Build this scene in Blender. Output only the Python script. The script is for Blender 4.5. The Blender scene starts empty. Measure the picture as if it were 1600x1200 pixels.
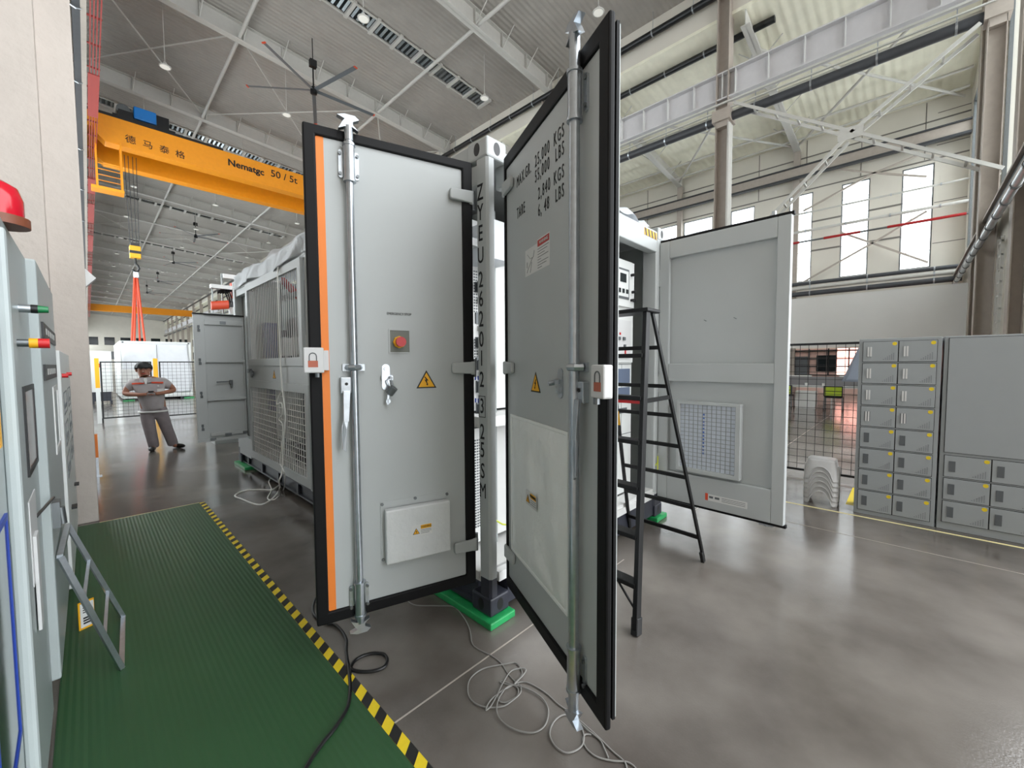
import bpy, bmesh, math, random
import numpy as np
from mathutils import Vector, Matrix
random.seed(7)
PI = math.pi
SC = bpy.context.scene
COL = SC.collection

# ------------------------------------------------------------------ camera
CAM = np.array([-1.657, -1.792, 1.616])
FPX = 638.6
YAW, PIT, ROL = math.radians(46.006), math.radians(-2.866), math.radians(-0.3286)
_fw = np.array([math.sin(YAW)*math.cos(PIT), math.cos(YAW)*math.cos(PIT), math.sin(PIT)])
_r0 = np.array([math.cos(YAW), -math.sin(YAW), 0]); _u0 = np.cross(_r0, _fw)
_r = math.cos(ROL)*_r0 + math.sin(ROL)*_u0; _u = -math.sin(ROL)*_r0 + math.cos(ROL)*_u0
cd = bpy.data.cameras.new('camera'); cam = bpy.data.objects.new('camera', cd); COL.objects.link(cam)
cam.matrix_world = Matrix([[_r[0], _u[0], -_fw[0], CAM[0]], [_r[1], _u[1], -_fw[1], CAM[1]], [_r[2], _u[2], -_fw[2], CAM[2]], [0, 0, 0, 1]])
cd.sensor_width = 36; cd.sensor_fit = 'HORIZONTAL'; cd.lens = 36*FPX/1600; cd.clip_start = 0.02; cd.clip_end = 600
SC.camera = cam

def ray(x, y): return _fw + _r*(x-800)/FPX + _u*(600-y)/FPX
def onz(x, y, z=0.0): d = ray(x, y); return Vector(CAM + (z-CAM[2])/d[2]*d)
def onx(x, y, X): d = ray(x, y); return Vector(CAM + (X-CAM[0])/d[0]*d)
def ony(x, y, Y): d = ray(x, y); return Vector(CAM + (Y-CAM[1])/d[1]*d)

# ------------------------------------------------------------------ world, exposure
w = bpy.data.worlds.new('World'); SC.world = w; w.use_nodes = True
bg = w.node_tree.nodes['Background']
bg.inputs[0].default_value = (0.93, 0.97, 1.0, 1); bg.inputs[1].default_value = 2.6
SC.view_settings.view_transform = 'Standard'; SC.view_settings.look = 'None'
SC.view_settings.exposure = 1.1; SC.view_settings.gamma = 1; SC.view_settings.use_curve_mapping = False

# ------------------------------------------------------------------ materials
def lin(c): c /= 255; return c/12.92 if c <= 0.04045 else ((c+0.055)/1.055)**2.4
MATS = {}
def mat(name, rgb, rough=0.5, metal=0.0, noise=0.0, nscale=6.0, bump=0.0, bscale=40.0, spec=0.5, emit=0, alpha=1, rgb2=None, rvar=0.0):
    m = bpy.data.materials.new(name); m.use_nodes = True
    nt = m.node_tree; b = nt.nodes['Principled BSDF']
    c = [lin(v) for v in rgb]+[1]
    b.inputs['Base Color'].default_value = c; b.inputs['Roughness'].default_value = rough
    b.inputs['Metallic'].default_value = metal; b.inputs['Specular IOR Level'].default_value = spec
    tc = nt.nodes.new('ShaderNodeTexCoord')
    if noise or rgb2:
        n = nt.nodes.new('ShaderNodeTexNoise'); n.inputs['Scale'].default_value = nscale; n.inputs['Detail'].default_value = 6
        nt.links.new(tc.outputs['Object'], n.inputs['Vector'])
        r = nt.nodes.new('ShaderNodeValToRGB'); r.color_ramp.elements[0].position = 0.3; r.color_ramp.elements[1].position = 0.7
        c2 = [lin(v) for v in rgb2]+[1] if rgb2 else [v*(1-noise) for v in c[:3]]+[1]
        c1 = c if rgb2 else [min(1, v*(1+noise)) for v in c[:3]]+[1]
        r.color_ramp.elements[0].color = c2; r.color_ramp.elements[1].color = c1
        nt.links.new(n.outputs['Fac'], r.inputs[0]); nt.links.new(r.outputs[0], b.inputs['Base Color'])
        if rvar:
            mr = nt.nodes.new('ShaderNodeMapRange'); mr.inputs[1].default_value = 0.3; mr.inputs[2].default_value = 0.7
            mr.inputs[3].default_value = rough-rvar; mr.inputs[4].default_value = rough+rvar
            nt.links.new(n.outputs['Fac'], mr.inputs[0]); nt.links.new(mr.outputs[0], b.inputs['Roughness'])
    if bump:
        n2 = nt.nodes.new('ShaderNodeTexNoise'); n2.inputs['Scale'].default_value = bscale; n2.inputs['Detail'].default_value = 4
        bp = nt.nodes.new('ShaderNodeBump'); bp.inputs['Strength'].default_value = bump; bp.inputs['Distance'].default_value = 0.02
        nt.links.new(tc.outputs['Object'], n2.inputs['Vector']); nt.links.new(n2.outputs['Fac'], bp.inputs['Height']); nt.links.new(bp.outputs[0], b.inputs['Normal'])
    if emit:
        b.inputs['Emission Color'].default_value = c; b.inputs['Emission Strength'].default_value = emit
    if alpha < 1: b.inputs['Alpha'].default_value = alpha
    MATS[name] = m
    return m
def glass(name, rgb=(235, 245, 245), clear=0.85):
    m = bpy.data.materials.new(name); m.use_nodes = True; nt = m.node_tree; nt.nodes.clear()
    o = nt.nodes.new('ShaderNodeOutputMaterial'); t = nt.nodes.new('ShaderNodeBsdfTransparent'); g = nt.nodes.new('ShaderNodeBsdfGlossy')
    t.inputs[0].default_value = [lin(v) for v in rgb]+[1]; g.inputs['Roughness'].default_value = 0.05
    mx = nt.nodes.new('ShaderNodeMixShader'); mx.inputs[0].default_value = 1-clear
    nt.links.new(t.outputs[0], mx.inputs[1]); nt.links.new(g.outputs[0], mx.inputs[2]); nt.links.new(mx.outputs[0], o.inputs[0])
    MATS[name] = m; return m
def ribbed(name, rgb, scale, axis='X', rough=0.5, strength=0.5, spec=0.3):
    m = mat(name, rgb, rough, noise=0.05, nscale=2.0, spec=spec); nt = m.node_tree; b = nt.nodes['Principled BSDF']
    wv = nt.nodes.new('ShaderNodeTexWave'); wv.bands_direction = axis; wv.inputs['Scale'].default_value = scale
    tc = nt.nodes.new('ShaderNodeTexCoord'); bp = nt.nodes.new('ShaderNodeBump'); bp.inputs['Strength'].default_value = strength; bp.inputs['Distance'].default_value = 0.03
    nt.links.new(tc.outputs['Object'], wv.inputs['Vector']); nt.links.new(wv.outputs['Fac'], bp.inputs['Height']); nt.links.new(bp.outputs[0], b.inputs['Normal'])
    return m
mat('paint', (180, 184, 184), 0.42, noise=0.015, nscale=3, bump=0.06, bscale=350)
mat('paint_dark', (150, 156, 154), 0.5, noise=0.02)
mat('rubber', (12, 12, 14), 0.6, noise=0.12, nscale=20, spec=0.25)
mat('orange_paint', (238, 132, 52), 0.5, noise=0.03)
mat('zinc', (186, 192, 198), 0.28, 0.9, noise=0.08, nscale=30)
mat('steel', (120, 124, 126), 0.35, 0.85, noise=0.06, nscale=20)
mat('black', (16, 16, 18), 0.4)
mat('ink', (20, 20, 22), 0.7)
mat('blackpaint', (9, 9, 10), 0.42, spec=0.3)
mat('base', (44, 46, 56), 0.4, noise=0.1, nscale=12)
mat('white', (214, 214, 212), 0.5, noise=0.02)
mat('film', (226, 230, 234), 0.3, noise=0.03, bump=0.7, bscale=9, spec=0.6)
mat('wrap', (216, 218, 222), 0.35, noise=0.03, bump=0.9, bscale=3, spec=0.5)
mat('vinyl', (208, 210, 210), 0.38, noise=0.03, bump=0.4, bscale=14)
mat('haze_film', (236, 238, 236), 0.3, noise=0.04, nscale=5, bump=0.5, bscale=10)
mat('yellow', (236, 172, 24), 0.5)
mat('tape_yellow', (232, 204, 40), 0.5, noise=0.05, nscale=30)
mat('tape_black', (30, 30, 30), 0.5, noise=0.1, nscale=30)
mat('red', (196, 28, 32), 0.35)
mat('orange_red', (214, 76, 44), 0.5)
mat('green_pad', (34, 150, 84), 0.35, noise=0.18, nscale=14)
mat('green', (28, 120, 70), 0.35)
mat('blue', (32, 60, 150), 0.4)
mat('hoist_blue', (20, 118, 196), 0.4)
mat('crane', (240, 150, 8), 0.45, noise=0.03)
mat('plaster', (186, 177, 169), 0.85, noise=0.05, nscale=2.5, bump=0.35, bscale=14)
mat('beam', (196, 194, 188), 0.55, noise=0.03)
mat('column', (170, 160, 150), 0.6, noise=0.05)
mat('girder', (205, 203, 205), 0.55, noise=0.02)
mat('darksteel', (58, 60, 64), 0.45, noise=0.08)
mat('pipe_dark', (26, 28, 30), 0.4)
mat('pipe_grey', (66, 68, 72), 0.45, noise=0.08)
mat('wallpanel', (216, 211, 200), 0.7, noise=0.03, nscale=1)
mat('bulkhead', (228, 226, 222), 0.75, noise=0.02, nscale=1)
mat('cabinet', (168, 176, 176), 0.35, noise=0.015, bump=0.04, bscale=300)
mat('locker', (158, 163, 165), 0.45, noise=0.02, bump=0.08, bscale=400)
mat('locker_dark', (92, 96, 99), 0.4)
mat('mccwhite', (216, 218, 216), 0.4)
mat('cage_red', (150, 52, 46), 0.5)
mat('red_pipe', (160, 28, 28), 0.4)
mat('louver', (160, 168, 172), 0.25, 0.8)
mat('dark_glass', (30, 36, 38), 0.08)
mat('cream', (226, 214, 160), 0.5)
mat('plastic', (206, 206, 206), 0.35)
mat('cable_grey', (132, 130, 126), 0.5)
mat('rope_white', (244, 244, 240), 0.7)
mat('lime', (168, 190, 40), 0.6)
mat('blue_cell', (40, 62, 110), 0.4, noise=0.15, nscale=20)
mat('cloth', (150, 158, 172), 0.9)
mat('skin', (150, 100, 78), 0.5)
mat('hair', (16, 14, 14), 0.6)
mat('uniform', (160, 154, 154), 0.85, noise=0.06, nscale=9, bump=0.3, bscale=12)
mat('trousers', (128, 120, 122), 0.85, noise=0.08, nscale=9, bump=0.4, bscale=12)
mat('shoe', (18, 18, 20), 0.5)
mat('wire', (236, 235, 232), 0.45)
mat('wall_pink', (226, 190, 178), 0.6)
mat('wood', (120, 66, 44), 0.5)
mat('wall_left_m', (150, 142, 132), 0.8, noise=0.04)
mat('yellow_green', (196, 206, 60), 0.5)
mat('lamp_lens', (230, 228, 220), 0.4, emit=0.15)
fmx = MATS['film']; _nt = fmx.node_tree; _b = _nt.nodes['Principled BSDF']; _o = [n for n in _nt.nodes if n.type == 'OUTPUT_MATERIAL'][0]
_t = _nt.nodes.new('ShaderNodeBsdfTranslucent'); _t.inputs[0].default_value = (.85,.87,.9,1); _m = _nt.nodes.new('ShaderNodeMixShader'); _m.inputs[0].default_value = .4
_nt.links.new(_b.outputs[0], _m.inputs[1]); _nt.links.new(_t.outputs[0], _m.inputs[2]); _nt.links.new(_m.outputs[0], _o.inputs[0])
glass('pane', (250, 252, 252), 0.92)
glass('acrylic', (190, 195, 200), 0.6)
ribbed('roof_deck', (166, 161, 154), 1.4, 'Y', 0.6, 0.7)
ribbed('roof_bay', (236, 233, 214), 1.0, 'Y', 0.6, 0.6)
# polished concrete
fm = mat('concrete', (128, 122, 116), 0.14, rgb2=(74, 68, 63), nscale=1.1, rvar=0.05, spec=0.8)
nt = fm.node_tree; b = nt.nodes['Principled BSDF']
tc = nt.nodes.new('ShaderNodeTexCoord'); n1 = nt.nodes.new('ShaderNodeTexNoise'); n1.inputs['Scale'].default_value = 90; n1.inputs['Detail'].default_value = 5
bp = nt.nodes.new('ShaderNodeBump'); bp.inputs['Strength'].default_value = 0.08; bp.inputs['Distance'].default_value = 0.01
nt.links.new(tc.outputs['Object'], n1.inputs['Vector']); nt.links.new(n1.outputs['Fac'], bp.inputs['Height']); nt.links.new(bp.outputs[0], b.inputs['Normal'])
# ribbed rubber mat
ribbed('green_mat', (46, 82, 50), 12, 'X', 0.45, 0.09, 0.4)

# ------------------------------------------------------------------ mesh builder
class M:
    def __init__(s): s.v = []; s.f = []; s.b = []
    def add(s, vs, fs):
        o = len(s.v); s.b.append((o, len(s.f))); s.v += [tuple(v) for v in vs]; s.f += [tuple(i+o for i in f) for f in fs]; return s
    def box(s, a, b):
        x0, y0, z0 = a; x1, y1, z1 = b
        return s.add([(x0,y0,z0),(x1,y0,z0),(x1,y1,z0),(x0,y1,z0),(x0,y0,z1),(x1,y0,z1),(x1,y1,z1),(x0,y1,z1)],
              [(0,3,2,1),(4,5,6,7),(0,1,5,4),(1,2,6,5),(2,3,7,6),(3,0,4,7)])
    def bar(s, p, q, w, h, up=(0,0,1)):   # rectangular bar from p to q, width w, height h along up
        p = Vector(p); q = Vector(q); d = (q-p).normalized(); u = Vector(up)
        if abs(d.dot(u)) > .98: u = Vector((1,0,0))
        sd = d.cross(u).normalized()*w/2; u = sd.cross(d).normalized()*h/2
        return s.add([p-sd-u, p+sd-u, p+sd+u, p-sd+u, q-sd-u, q+sd-u, q+sd+u, q-sd+u],
              [(0,3,2,1),(4,5,6,7),(0,1,5,4),(1,2,6,5),(2,3,7,6),(3,0,4,7)])
    def cyl(s, p, q, r, n=12, r2=None):
        return s.tube([p, q], r, n, r2)
    def tube(s, pts, r, n=8, r2=None, close=False):
        pts = [Vector(p) for p in pts]; L = len(pts); vs = []; prev = None
        for i, p in enumerate(pts):
            d = (pts[(i+1) % L]-pts[i-1]) if close else (pts[min(i+1, L-1)]-pts[max(i-1, 0)])
            d = d.normalized() if d.length > 1e-9 else Vector((0,0,1))
            if prev is None:
                a = Vector((0,0,1)) if abs(d.z) < .9 else Vector((1,0,0))
                u = d.cross(a).normalized()
            else:
                u = (prev - d*prev.dot(d)); u = u.normalized() if u.length > 1e-6 else d.orthogonal().normalized()
            prev = u; v = d.cross(u)
            rr = r if r2 is None else r+(r2-r)*i/(L-1)
            vs += [p+(u*math.cos(2*PI*k/n)+v*math.sin(2*PI*k/n))*rr for k in range(n)]
        fs = []
        for i in range(L if close else L-1):
            a = i*n; c = ((i+1) % L)*n
            fs += [(a+k, a+(k+1) % n, c+(k+1) % n, c+k) for k in range(n)]
        if not close: fs += [tuple(range(n))[::-1], tuple(range((L-1)*n, L*n))]
        return s.add(vs, fs)
    def prism(s, poly, vec):              # polygon (3d points) extruded by vec
        n = len(poly); P = [Vector(p) for p in poly]; V = Vector(vec)
        return s.add(P+[p+V for p in P], [tuple(range(n))[::-1], tuple(range(n, 2*n))]+[(i, (i+1) % n, n+(i+1) % n, n+i) for i in range(n)])
    def lathe(s, prof, c=(0,0,0), n=20, ax=2):
        vs = []
        for r, h in prof:
            for k in range(n):
                a = 2*PI*k/n; q = [r*math.cos(a), r*math.sin(a)]; q.insert(ax, h); vs.append((q[0]+c[0], q[1]+c[1], q[2]+c[2]))
        L = len(prof)
        fs = [(i*n+k, i*n+(k+1) % n, (i+1)*n+(k+1) % n, (i+1)*n+k) for i in range(L-1) for k in range(n)]
        fs += [tuple(range(n))[::-1], tuple(range((L-1)*n, L*n))]
        return s.add(vs, fs)
    def ring(s, outer, inner, vec):       # frame: outer and inner rectangles of same vertex count, extruded
        n = len(outer); O = [Vector(p) for p in outer]; I = [Vector(p) for p in inner]; V = Vector(vec)
        vs = O+I+[p+V for p in O]+[p+V for p in I]; fs = []
        for i in range(n):
            j = (i+1) % n
            fs += [(i, j, n+j, n+i), (2*n+i, 3*n+i, 3*n+j, 2*n+j), (i, 2*n+i, 2*n+j, j), (n+i, n+j, 3*n+j, 3*n+i)]
        return s.add(vs, fs)
    def grid(s, fn, nu, nv):
        vs = [fn(i/(nu-1), j/(nv-1)) for i in range(nu) for j in range(nv)]
        return s.add(vs, [(i*nv+j, (i+1)*nv+j, (i+1)*nv+j+1, i*nv+j+1) for i in range(nu-1) for j in range(nv-1)])
    def obj(s, name, m, parent=None, smooth=False, bevel=0, solid=0):
        me = bpy.data.meshes.new(name); me.from_pydata(s.v, [], s.f); me.update()
        bm = bmesh.new(); bm.from_mesh(me); bmesh.ops.recalc_face_normals(bm, faces=bm.faces); bm.to_mesh(me); bm.free()
        o = bpy.data.objects.new(name, me); COL.objects.link(o)
        me.materials.append(MATS[m] if isinstance(m, str) else m)
        if smooth:
            for p in me.polygons: p.use_smooth = True
            if smooth != 'all':
                try: me.set_sharp_from_angle(angle=math.radians(40))
                except Exception: pass
        if bevel:
            bv = o.modifiers.new('bevel', 'BEVEL'); bv.width = bevel; bv.segments = 2; bv.limit_method = 'ANGLE'
        if solid:
            sm = o.modifiers.new('solid', 'SOLIDIFY'); sm.thickness = solid
        if parent: o.parent = parent
        return o
def each(k, name, m, parent=None, n=1, **kw):     # every n primitives of the builder become an object of their own
    out = []; st = k.b+[(len(k.v), len(k.f))]
    for i in range(0, len(k.b), n):
        v0, f0 = st[i]; v1, f1 = st[min(i+n, len(k.b))]
        q = M(); q.v = k.v[v0:v1]; q.f = [tuple(j-v0 for j in f) for f in k.f[f0:f1]]; out.append(q.obj(name, m, parent, **kw))
    return out
def rect(u0, z0, u1, z1, n, f): return [f(u0, n, z0), f(u1, n, z0), f(u1, n, z1), f(u0, n, z1)]
def E(name, label, cat, loc=(0,0,0), rot=0.0, group=None):
    o = bpy.data.objects.new(name, None); COL.objects.link(o); o.location = loc; o.rotation_euler = (0,0,rot); o.empty_display_size = .1
    tag(o, label, cat, group); return o
def tag(o, label=None, cat=None, group=None, kind=None):
    if label: o['label'] = label
    if cat: o['category'] = cat
    if group: o['group'] = group
    if kind: o['kind'] = kind
    return o
def S(o): o['kind'] = 'structure'; return o
def dup(o, loc=None, rot=None, label=None, parent=None):
    c = o.copy(); COL.objects.link(c)
    if parent: c.parent = parent
    if loc is not None: c.location = loc
    if rot is not None: c.rotation_euler = (0,0,rot)
    if label: c['label'] = label
    for ch in o.children: dup(ch, parent=c)
    return c
def text(name, body, size, origin, right, up, m='ink', parent=None, sx=1.0, depth=0.0006, align='CENTER', bold=0.0, lsp=1.0):
    cu = bpy.data.curves.new('tmp', 'FONT'); cu.body = body; cu.size = size; cu.align_x = align; cu.align_y = 'CENTER'
    cu.extrude = depth; cu.offset = bold; cu.resolution_u = 3; cu.space_character = lsp
    t = bpy.data.objects.new('tmp', cu); COL.objects.link(t)
    dg = bpy.context.evaluated_depsgraph_get(); me = bpy.data.meshes.new_from_object(t.evaluated_get(dg))
    bpy.data.objects.remove(t); bpy.data.curves.remove(cu)
    R = Vector(right).normalized(); U = Vector(up).normalized(); N = R.cross(U)
    o3 = Vector(origin)
    for v in me.vertices: v.co = o3 + R*(v.co.x*sx) + U*v.co.y + N*(v.co.z+depth)
    me.name = name; me.materials.clear(); me.materials.append(MATS[m])
    o = bpy.data.objects.new(name, me); COL.objects.link(o)
    if parent: o.parent = parent
    return o

# ================================================================== LARGE STRUCTURE
YS = -3.45                       # end wall
XL, XC, XW = -2.75, 15.0, 25.0   # left wall, column row, outer wall
BAYS = [3.1+8.3*k for k in range(20)]
YF = BAYS[-1]
S(M().box((XL, -16, -.2), (XW+.3, YF+.3, 0)).obj('floor', 'concrete'))
for nm, a, c in (('trim_1', onz(617.6, 1129), onz(957, 887)), ):
    d = (c-a).normalized()
    S(M().bar(a-d*.1+Vector((0,0,.0007)), a+d*2.1+Vector((0,0,.0007)), .008, .0016).obj('trim_1', mat('joint', (170, 160, 150), .7)))
S(M().bar((2.9, -.17, .0007), (14, -.17, .0007), .008, .0016).obj('trim_2', 'joint'))
S(M().bar((3.2, -4, .0007), (3.2, 12, .0007), .006, .0016).obj('trim_3', 'joint'))
def roofz(x): return 16.15-(x+1.65)*1.15/16.65
# main roof and side bay roof, sloped slabs
def slab(x0, z0, x1, z1, y0, y1, t): return M().prism([(x0,y0,z0),(x1,y0,z1),(x1,y0,z1+t),(x0,y0,z0+t)], (0,y1-y0,0))
D = .75
S(slab(XL, roofz(XL)+D, XC+.2, roofz(XC+.2)+D, YS-2.5, YF, .12).obj('ceiling', 'roof_deck'))
def bayz(x): return 13.55-.09*(x-15)
S(slab(XC, bayz(15)+.6, XW+.3, bayz(XW+.3)+.6, YS-.2, YF, .12).obj('ceiling_bay', 'roof_bay'))
S(M().box((XC+.1, YS, bayz(15)+.6), (XC+.2, YF, roofz(15)+D)).obj('wall_clerestory', 'wallpanel'))
lw = M(); lw.box((XL-.2, YS-14, 0), (XL, 7.5, 17.2)); lw.box((XL-.2, 7.5, 0), (XL, YF, 1.2)); lw.box((XL-.2, 7.5, 10.5), (XL, YF, 17.2))  # unseen wall, added to keep side light off the edge-on door
y = 7.5
while y < YF: lw.box((XL-.2, y, 1.2), (XL, y+1.2, 10.5)); y += 8.3
S(lw.obj('wall_left', 'wall_left_m'))
S(M().box((XL-.1, 7.5, 1.2), (XL-.095, YF, 10.5)).obj('window_94', 'pane'))  # unseen window band, added to let more light into the hall
# outer wall with tall window openings (x = 25), grid build
wins = [(-2.42,-1.37), (-.25,.83), (2.0,3.05), (4.7,5.95), (6.95,8.7), (9.1,10.45)]
y = 11.6
while y < YF-3: wins.append((y, y+1.1)); y += 2.2
ZB, ZT = 5.88, 10.5
wm = M(); wm.box((XW, YS, 4.9), (XW+.25, YF, ZB)); wm.box((XW, YS, ZT), (XW+.25, YF, bayz(XW)+.6)); wm.box((XW, 12, 0), (XW+.25, YF, 4.9)); wm.box((XW, YS, 2.3), (XW+.25, 12, 4.9)); wm.box((XW, YS, 0), (XW+.25, 12, .9))
prev = YS
for a, c in wins: wm.box((XW, prev, ZB), (XW+.25, a, ZT)); prev = c
wm.box((XW, prev, ZB), (XW+.25, YF, ZT))
S(wm.obj('wall_right', 'wallpanel'))
pl = M()                                                   # panel joints of the outer wall
for z in (6.9, 8.7, 11.2, 12.6): pl.box((XW-.012, YS, z), (XW, -2.45, z+.03))
for k in range(9):
    yy = -3.1+2.2*k
    pl.box((XW-.02, yy+1.0, 10.7), (XW, yy+1.03, 13.2))
pl.box((XW-.02, YS, 10.62), (XW, 30, 10.68)); pl.box((XW-.02, YS, 12.3), (XW, 30, 12.36))
for (a, c), (a2, c2) in zip(wins[:6], wins[1:7]):
    for z in (7.4, 8.9): pl.box((XW-.02, c, z), (XW, a2, z+.08))
S(pl.obj('trim_4', mat('seam', (120, 116, 110), .7)))
for i, (a, c) in enumerate(wins):
    f = M(); t = .05
    f.ring([(XW+.05,a,ZB),(XW+.05,c,ZB),(XW+.05,c,ZT),(XW+.05,a,ZT)], [(XW+.05,a+t,ZB+t),(XW+.05,c-t,ZB+t),(XW+.05,c-t,ZT-t),(XW+.05,a+t,ZT-t)], (.08,0,0))
    if i < 14:
        for k in range(1, 6): f.box((XW+.07, a, ZB+(ZT-ZB)*k/6-.012), (XW+.1, c, ZB+(ZT-ZB)*k/6+.012))
    wo = S(f.obj('window_%d' % (i+1), 'steel'))
    S(M().box((XW+.11, a, ZB), (XW+.115, c, ZT)).obj('pane', 'pane', wo))
# end wall (y = YS) only at the right, window strips enlarged to brighten the side bay
em = M()
zt = 13.6
em.box((10.2, YS-.2, 0), (25, YS, 5.6)); em.box((10.2, YS-.2, 12.4), (25, YS, zt))
for x in (10.2, 12.9, 15.6, 18.7, 21.4, 24.3): em.box((x, YS-.2, 5.6), (x+.7, YS, 12.4))
S(em.obj('wall_front', 'wallpanel'))
for i, x in enumerate((10.9, 13.6, 16.3, 19.4, 22.1)):
    x1 = (12.9, 15.6, 18.7, 21.4, 24.3)[i]
    wo = S(M().ring([(x,YS-.1,5.6),(x1,YS-.1,5.6),(x1,YS-.1,12.4),(x,YS-.1,12.4)], [(x+.06,YS-.1,5.66),(x1-.06,YS-.1,5.66),(x1-.06,YS-.1,12.34),(x+.06,YS-.1,12.34)], (0,.08,0)).obj('window_%d' % (95+i), 'steel'))
    S(M().box((x, YS-.08, 5.6), (x1, YS-.075, 12.4)).obj('pane', 'pane', wo))
# white bulkhead over the office opening
S(M().box((20, YS, 2.22), (20.2, 30, 4.38)).obj('wall_bulkhead', 'bulkhead'))
S(M().box((20, 9, 0), (20.2, 30, 2.22)).obj('wall_bulkhead_side', 'bulkhead'))
# far wall
S(M().box((XL, YF, 0), (XW, YF+.3, 17)).obj('wall_far', 'wallpanel'))
for i in range(8):
    for j, z in enumerate((3.5, 7.5)): S(M().box((-1.5+i*3.3, YF-.05, z), (.6+i*3.3, YF, z+2.2)).obj('window_%d' % (120+2*i+j), 'dark_glass'))
# office end of the side bay: coloured panels and dark window band (x = 25)
glass('pink_glass', (246, 206, 196), .95)
pk = M(); pk.box((24.9, YS, 0), (24.98, 12, .9)); pk.box((24.9, .78, .9), (24.98, 12, 2.3)); S(pk.obj('wall_office', 'wall_pink'))
S(M().box((24.93, YS, .9), (24.94, .78, 2.3)).obj('window_100', 'pink_glass'))
gr_ = M()
for k in range(14): gr_.box((24.8, -3+k*.82, .9), (24.9, -2.95+k*.82, 2.3))
for z in (.9, 1.35, 1.75, 2.15): gr_.box((24.8, YS, z), (24.9, 9, z+.05))
S(gr_.obj('trim_5', 'black'))
S(M().box((24.82, .78, 1.12), (24.88, 1.62, 1.95)).obj('window_92', 'dark_glass'))
S(M().box((24.82, 2.0, .9), (24.88, 2.6, 1.9)).obj('window_93', 'locker_dark'))

# ================================================================== SHIPPING CONTAINER
CT = E('shipping_container', 'pale grey steel container equipment enclosure with open doors on green pads', 'container', (0,0,0))
W_, L_, H_, B_ = 2.438, 6.058, 2.946, .05
def casting(x, y, z, parent, m):
    c = M().box((x, y, z), (x+.162, y+.178, z+.118)).obj('corner_casting', m, parent, bevel=.012)
    return c
cor = [(0,0,1,1),(W_-.162,0,-1,1),(0,L_-.178,1,-1),(W_-.162,L_-.178,-1,-1)]
for (x, y, sx, sy) in cor:
    for z, m in ((B_, 'base'), (H_-.118, 'paint')):
        c = casting(x, y, z, CT, m)
        h = M()
        ox = x-.001 if x == 0 else x+.163; oy = y-.001 if y == 0 else y+.179
        def ell(cx, cy, cz, ax, ru, rv, th):
            vs = []
            for k in range(20):
                a = 2*PI*k/20; uu = ru*math.cos(a); vv = rv*math.sin(a)
                vs.append((cx, cy+uu, cz+vv) if ax == 0 else (cx+uu, cy, cz+vv))
            return vs
        h.prism(ell(ox, y+.089, z+.06, 0, .026, .038, 0), (.02 if x == 0 else -.02, 0, 0))
        h.prism(ell(x+.081, oy, z+.06, 1, .026, .038, 0), (0, .02 if y == 0 else -.02, 0))
        h.obj('casting_hole', 'black', c)
# posts (chamfered)
def post(x0, x1, y0, y1):
    s = .014; z0, z1 = .285, H_-.118; q = []
    P = [(x0+s,y0),(x1-s,y0),(x1,y0+s),(x1,y1-s),(x1-s,y1),(x0+s,y1),(x0,y1-s),(x0,y0+s)]
    M().prism([(a, c, z0) for a, c in P], (0,0,z1-z0)).obj('corner_post', 'paint', CT)
    M().prism([(a, c, B_+.118) for a, c in P], (0,0,z0-B_-.118)).obj('post_foot', 'base', CT)
post(.004, .072, .004, .108); post(2.26, 2.43, .004, .16); post(.004, .11, L_-.14, L_-.004); post(2.3, 2.43, L_-.14, L_-.004)
# base frame dark
bs = M()
for z0, z1 in ((B_+.01, B_+.03), (.205, .225)):
    bs.box((.02, .17, z0), (.12, L_-.17, z1)); bs.box((W_-.12, .17, z0), (W_-.02, L_-.17, z1))
bs.box((.05, .17, .07), (.07, L_-.17, .21)); bs.box((W_-.07, .17, .07), (W_-.05, L_-.17, .21))
bs.box((.17, .02, .07), (W_-.17, .1, .25)); bs.box((.17, L_-.1, .07), (W_-.17, L_-.02, .25))
for k in range(8): bs.box((.022, .5+k*.72, .07), (.115, .56+k*.72, .21))
bs.obj('base_frame', 'base', CT)
fl = M(); fl.box((.02, .11, .235), (W_-.02, L_-.1, .29)); fl.obj('floor_plate', 'white', CT)
si = M(); si.box((.01, .12, .255), (.05, 1.0, .3)); si.box((.08, .005, .25), (2.26, .06, .31)); si.obj('door_sill', 'white', CT)
# top rails
tr = M()
tr.box((.01, .178, 2.80), (.09, L_-.178, 2.94)); tr.box((W_-.09, .178, 2.80), (W_-.01, L_-.178, 2.94))
tr.box((.162, .01, 2.70), (W_-.162, .1, 2.90)); tr.box((.162, L_-.1, 2.72), (W_-.162, L_-.01, 2.90))
tr.obj('top_rail', 'paint', CT, bevel=.008)
hd = M(); hd.box((.02, .108, 2.70), (.06, 2.9, 2.81)); hd.box((.02, 4.9, 2.70), (.08, 5.95, 2.81)); each(hd, 'door_header', 'paint', CT)
rf = M(); rf.box((.09, .1, 2.88), (W_-.09, 2.88, 2.905)); rf.box((.09, 5.28, 2.88), (W_-.09, L_-.1, 2.905))
each(rf, 'roof_panel', 'paint', CT)
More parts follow.
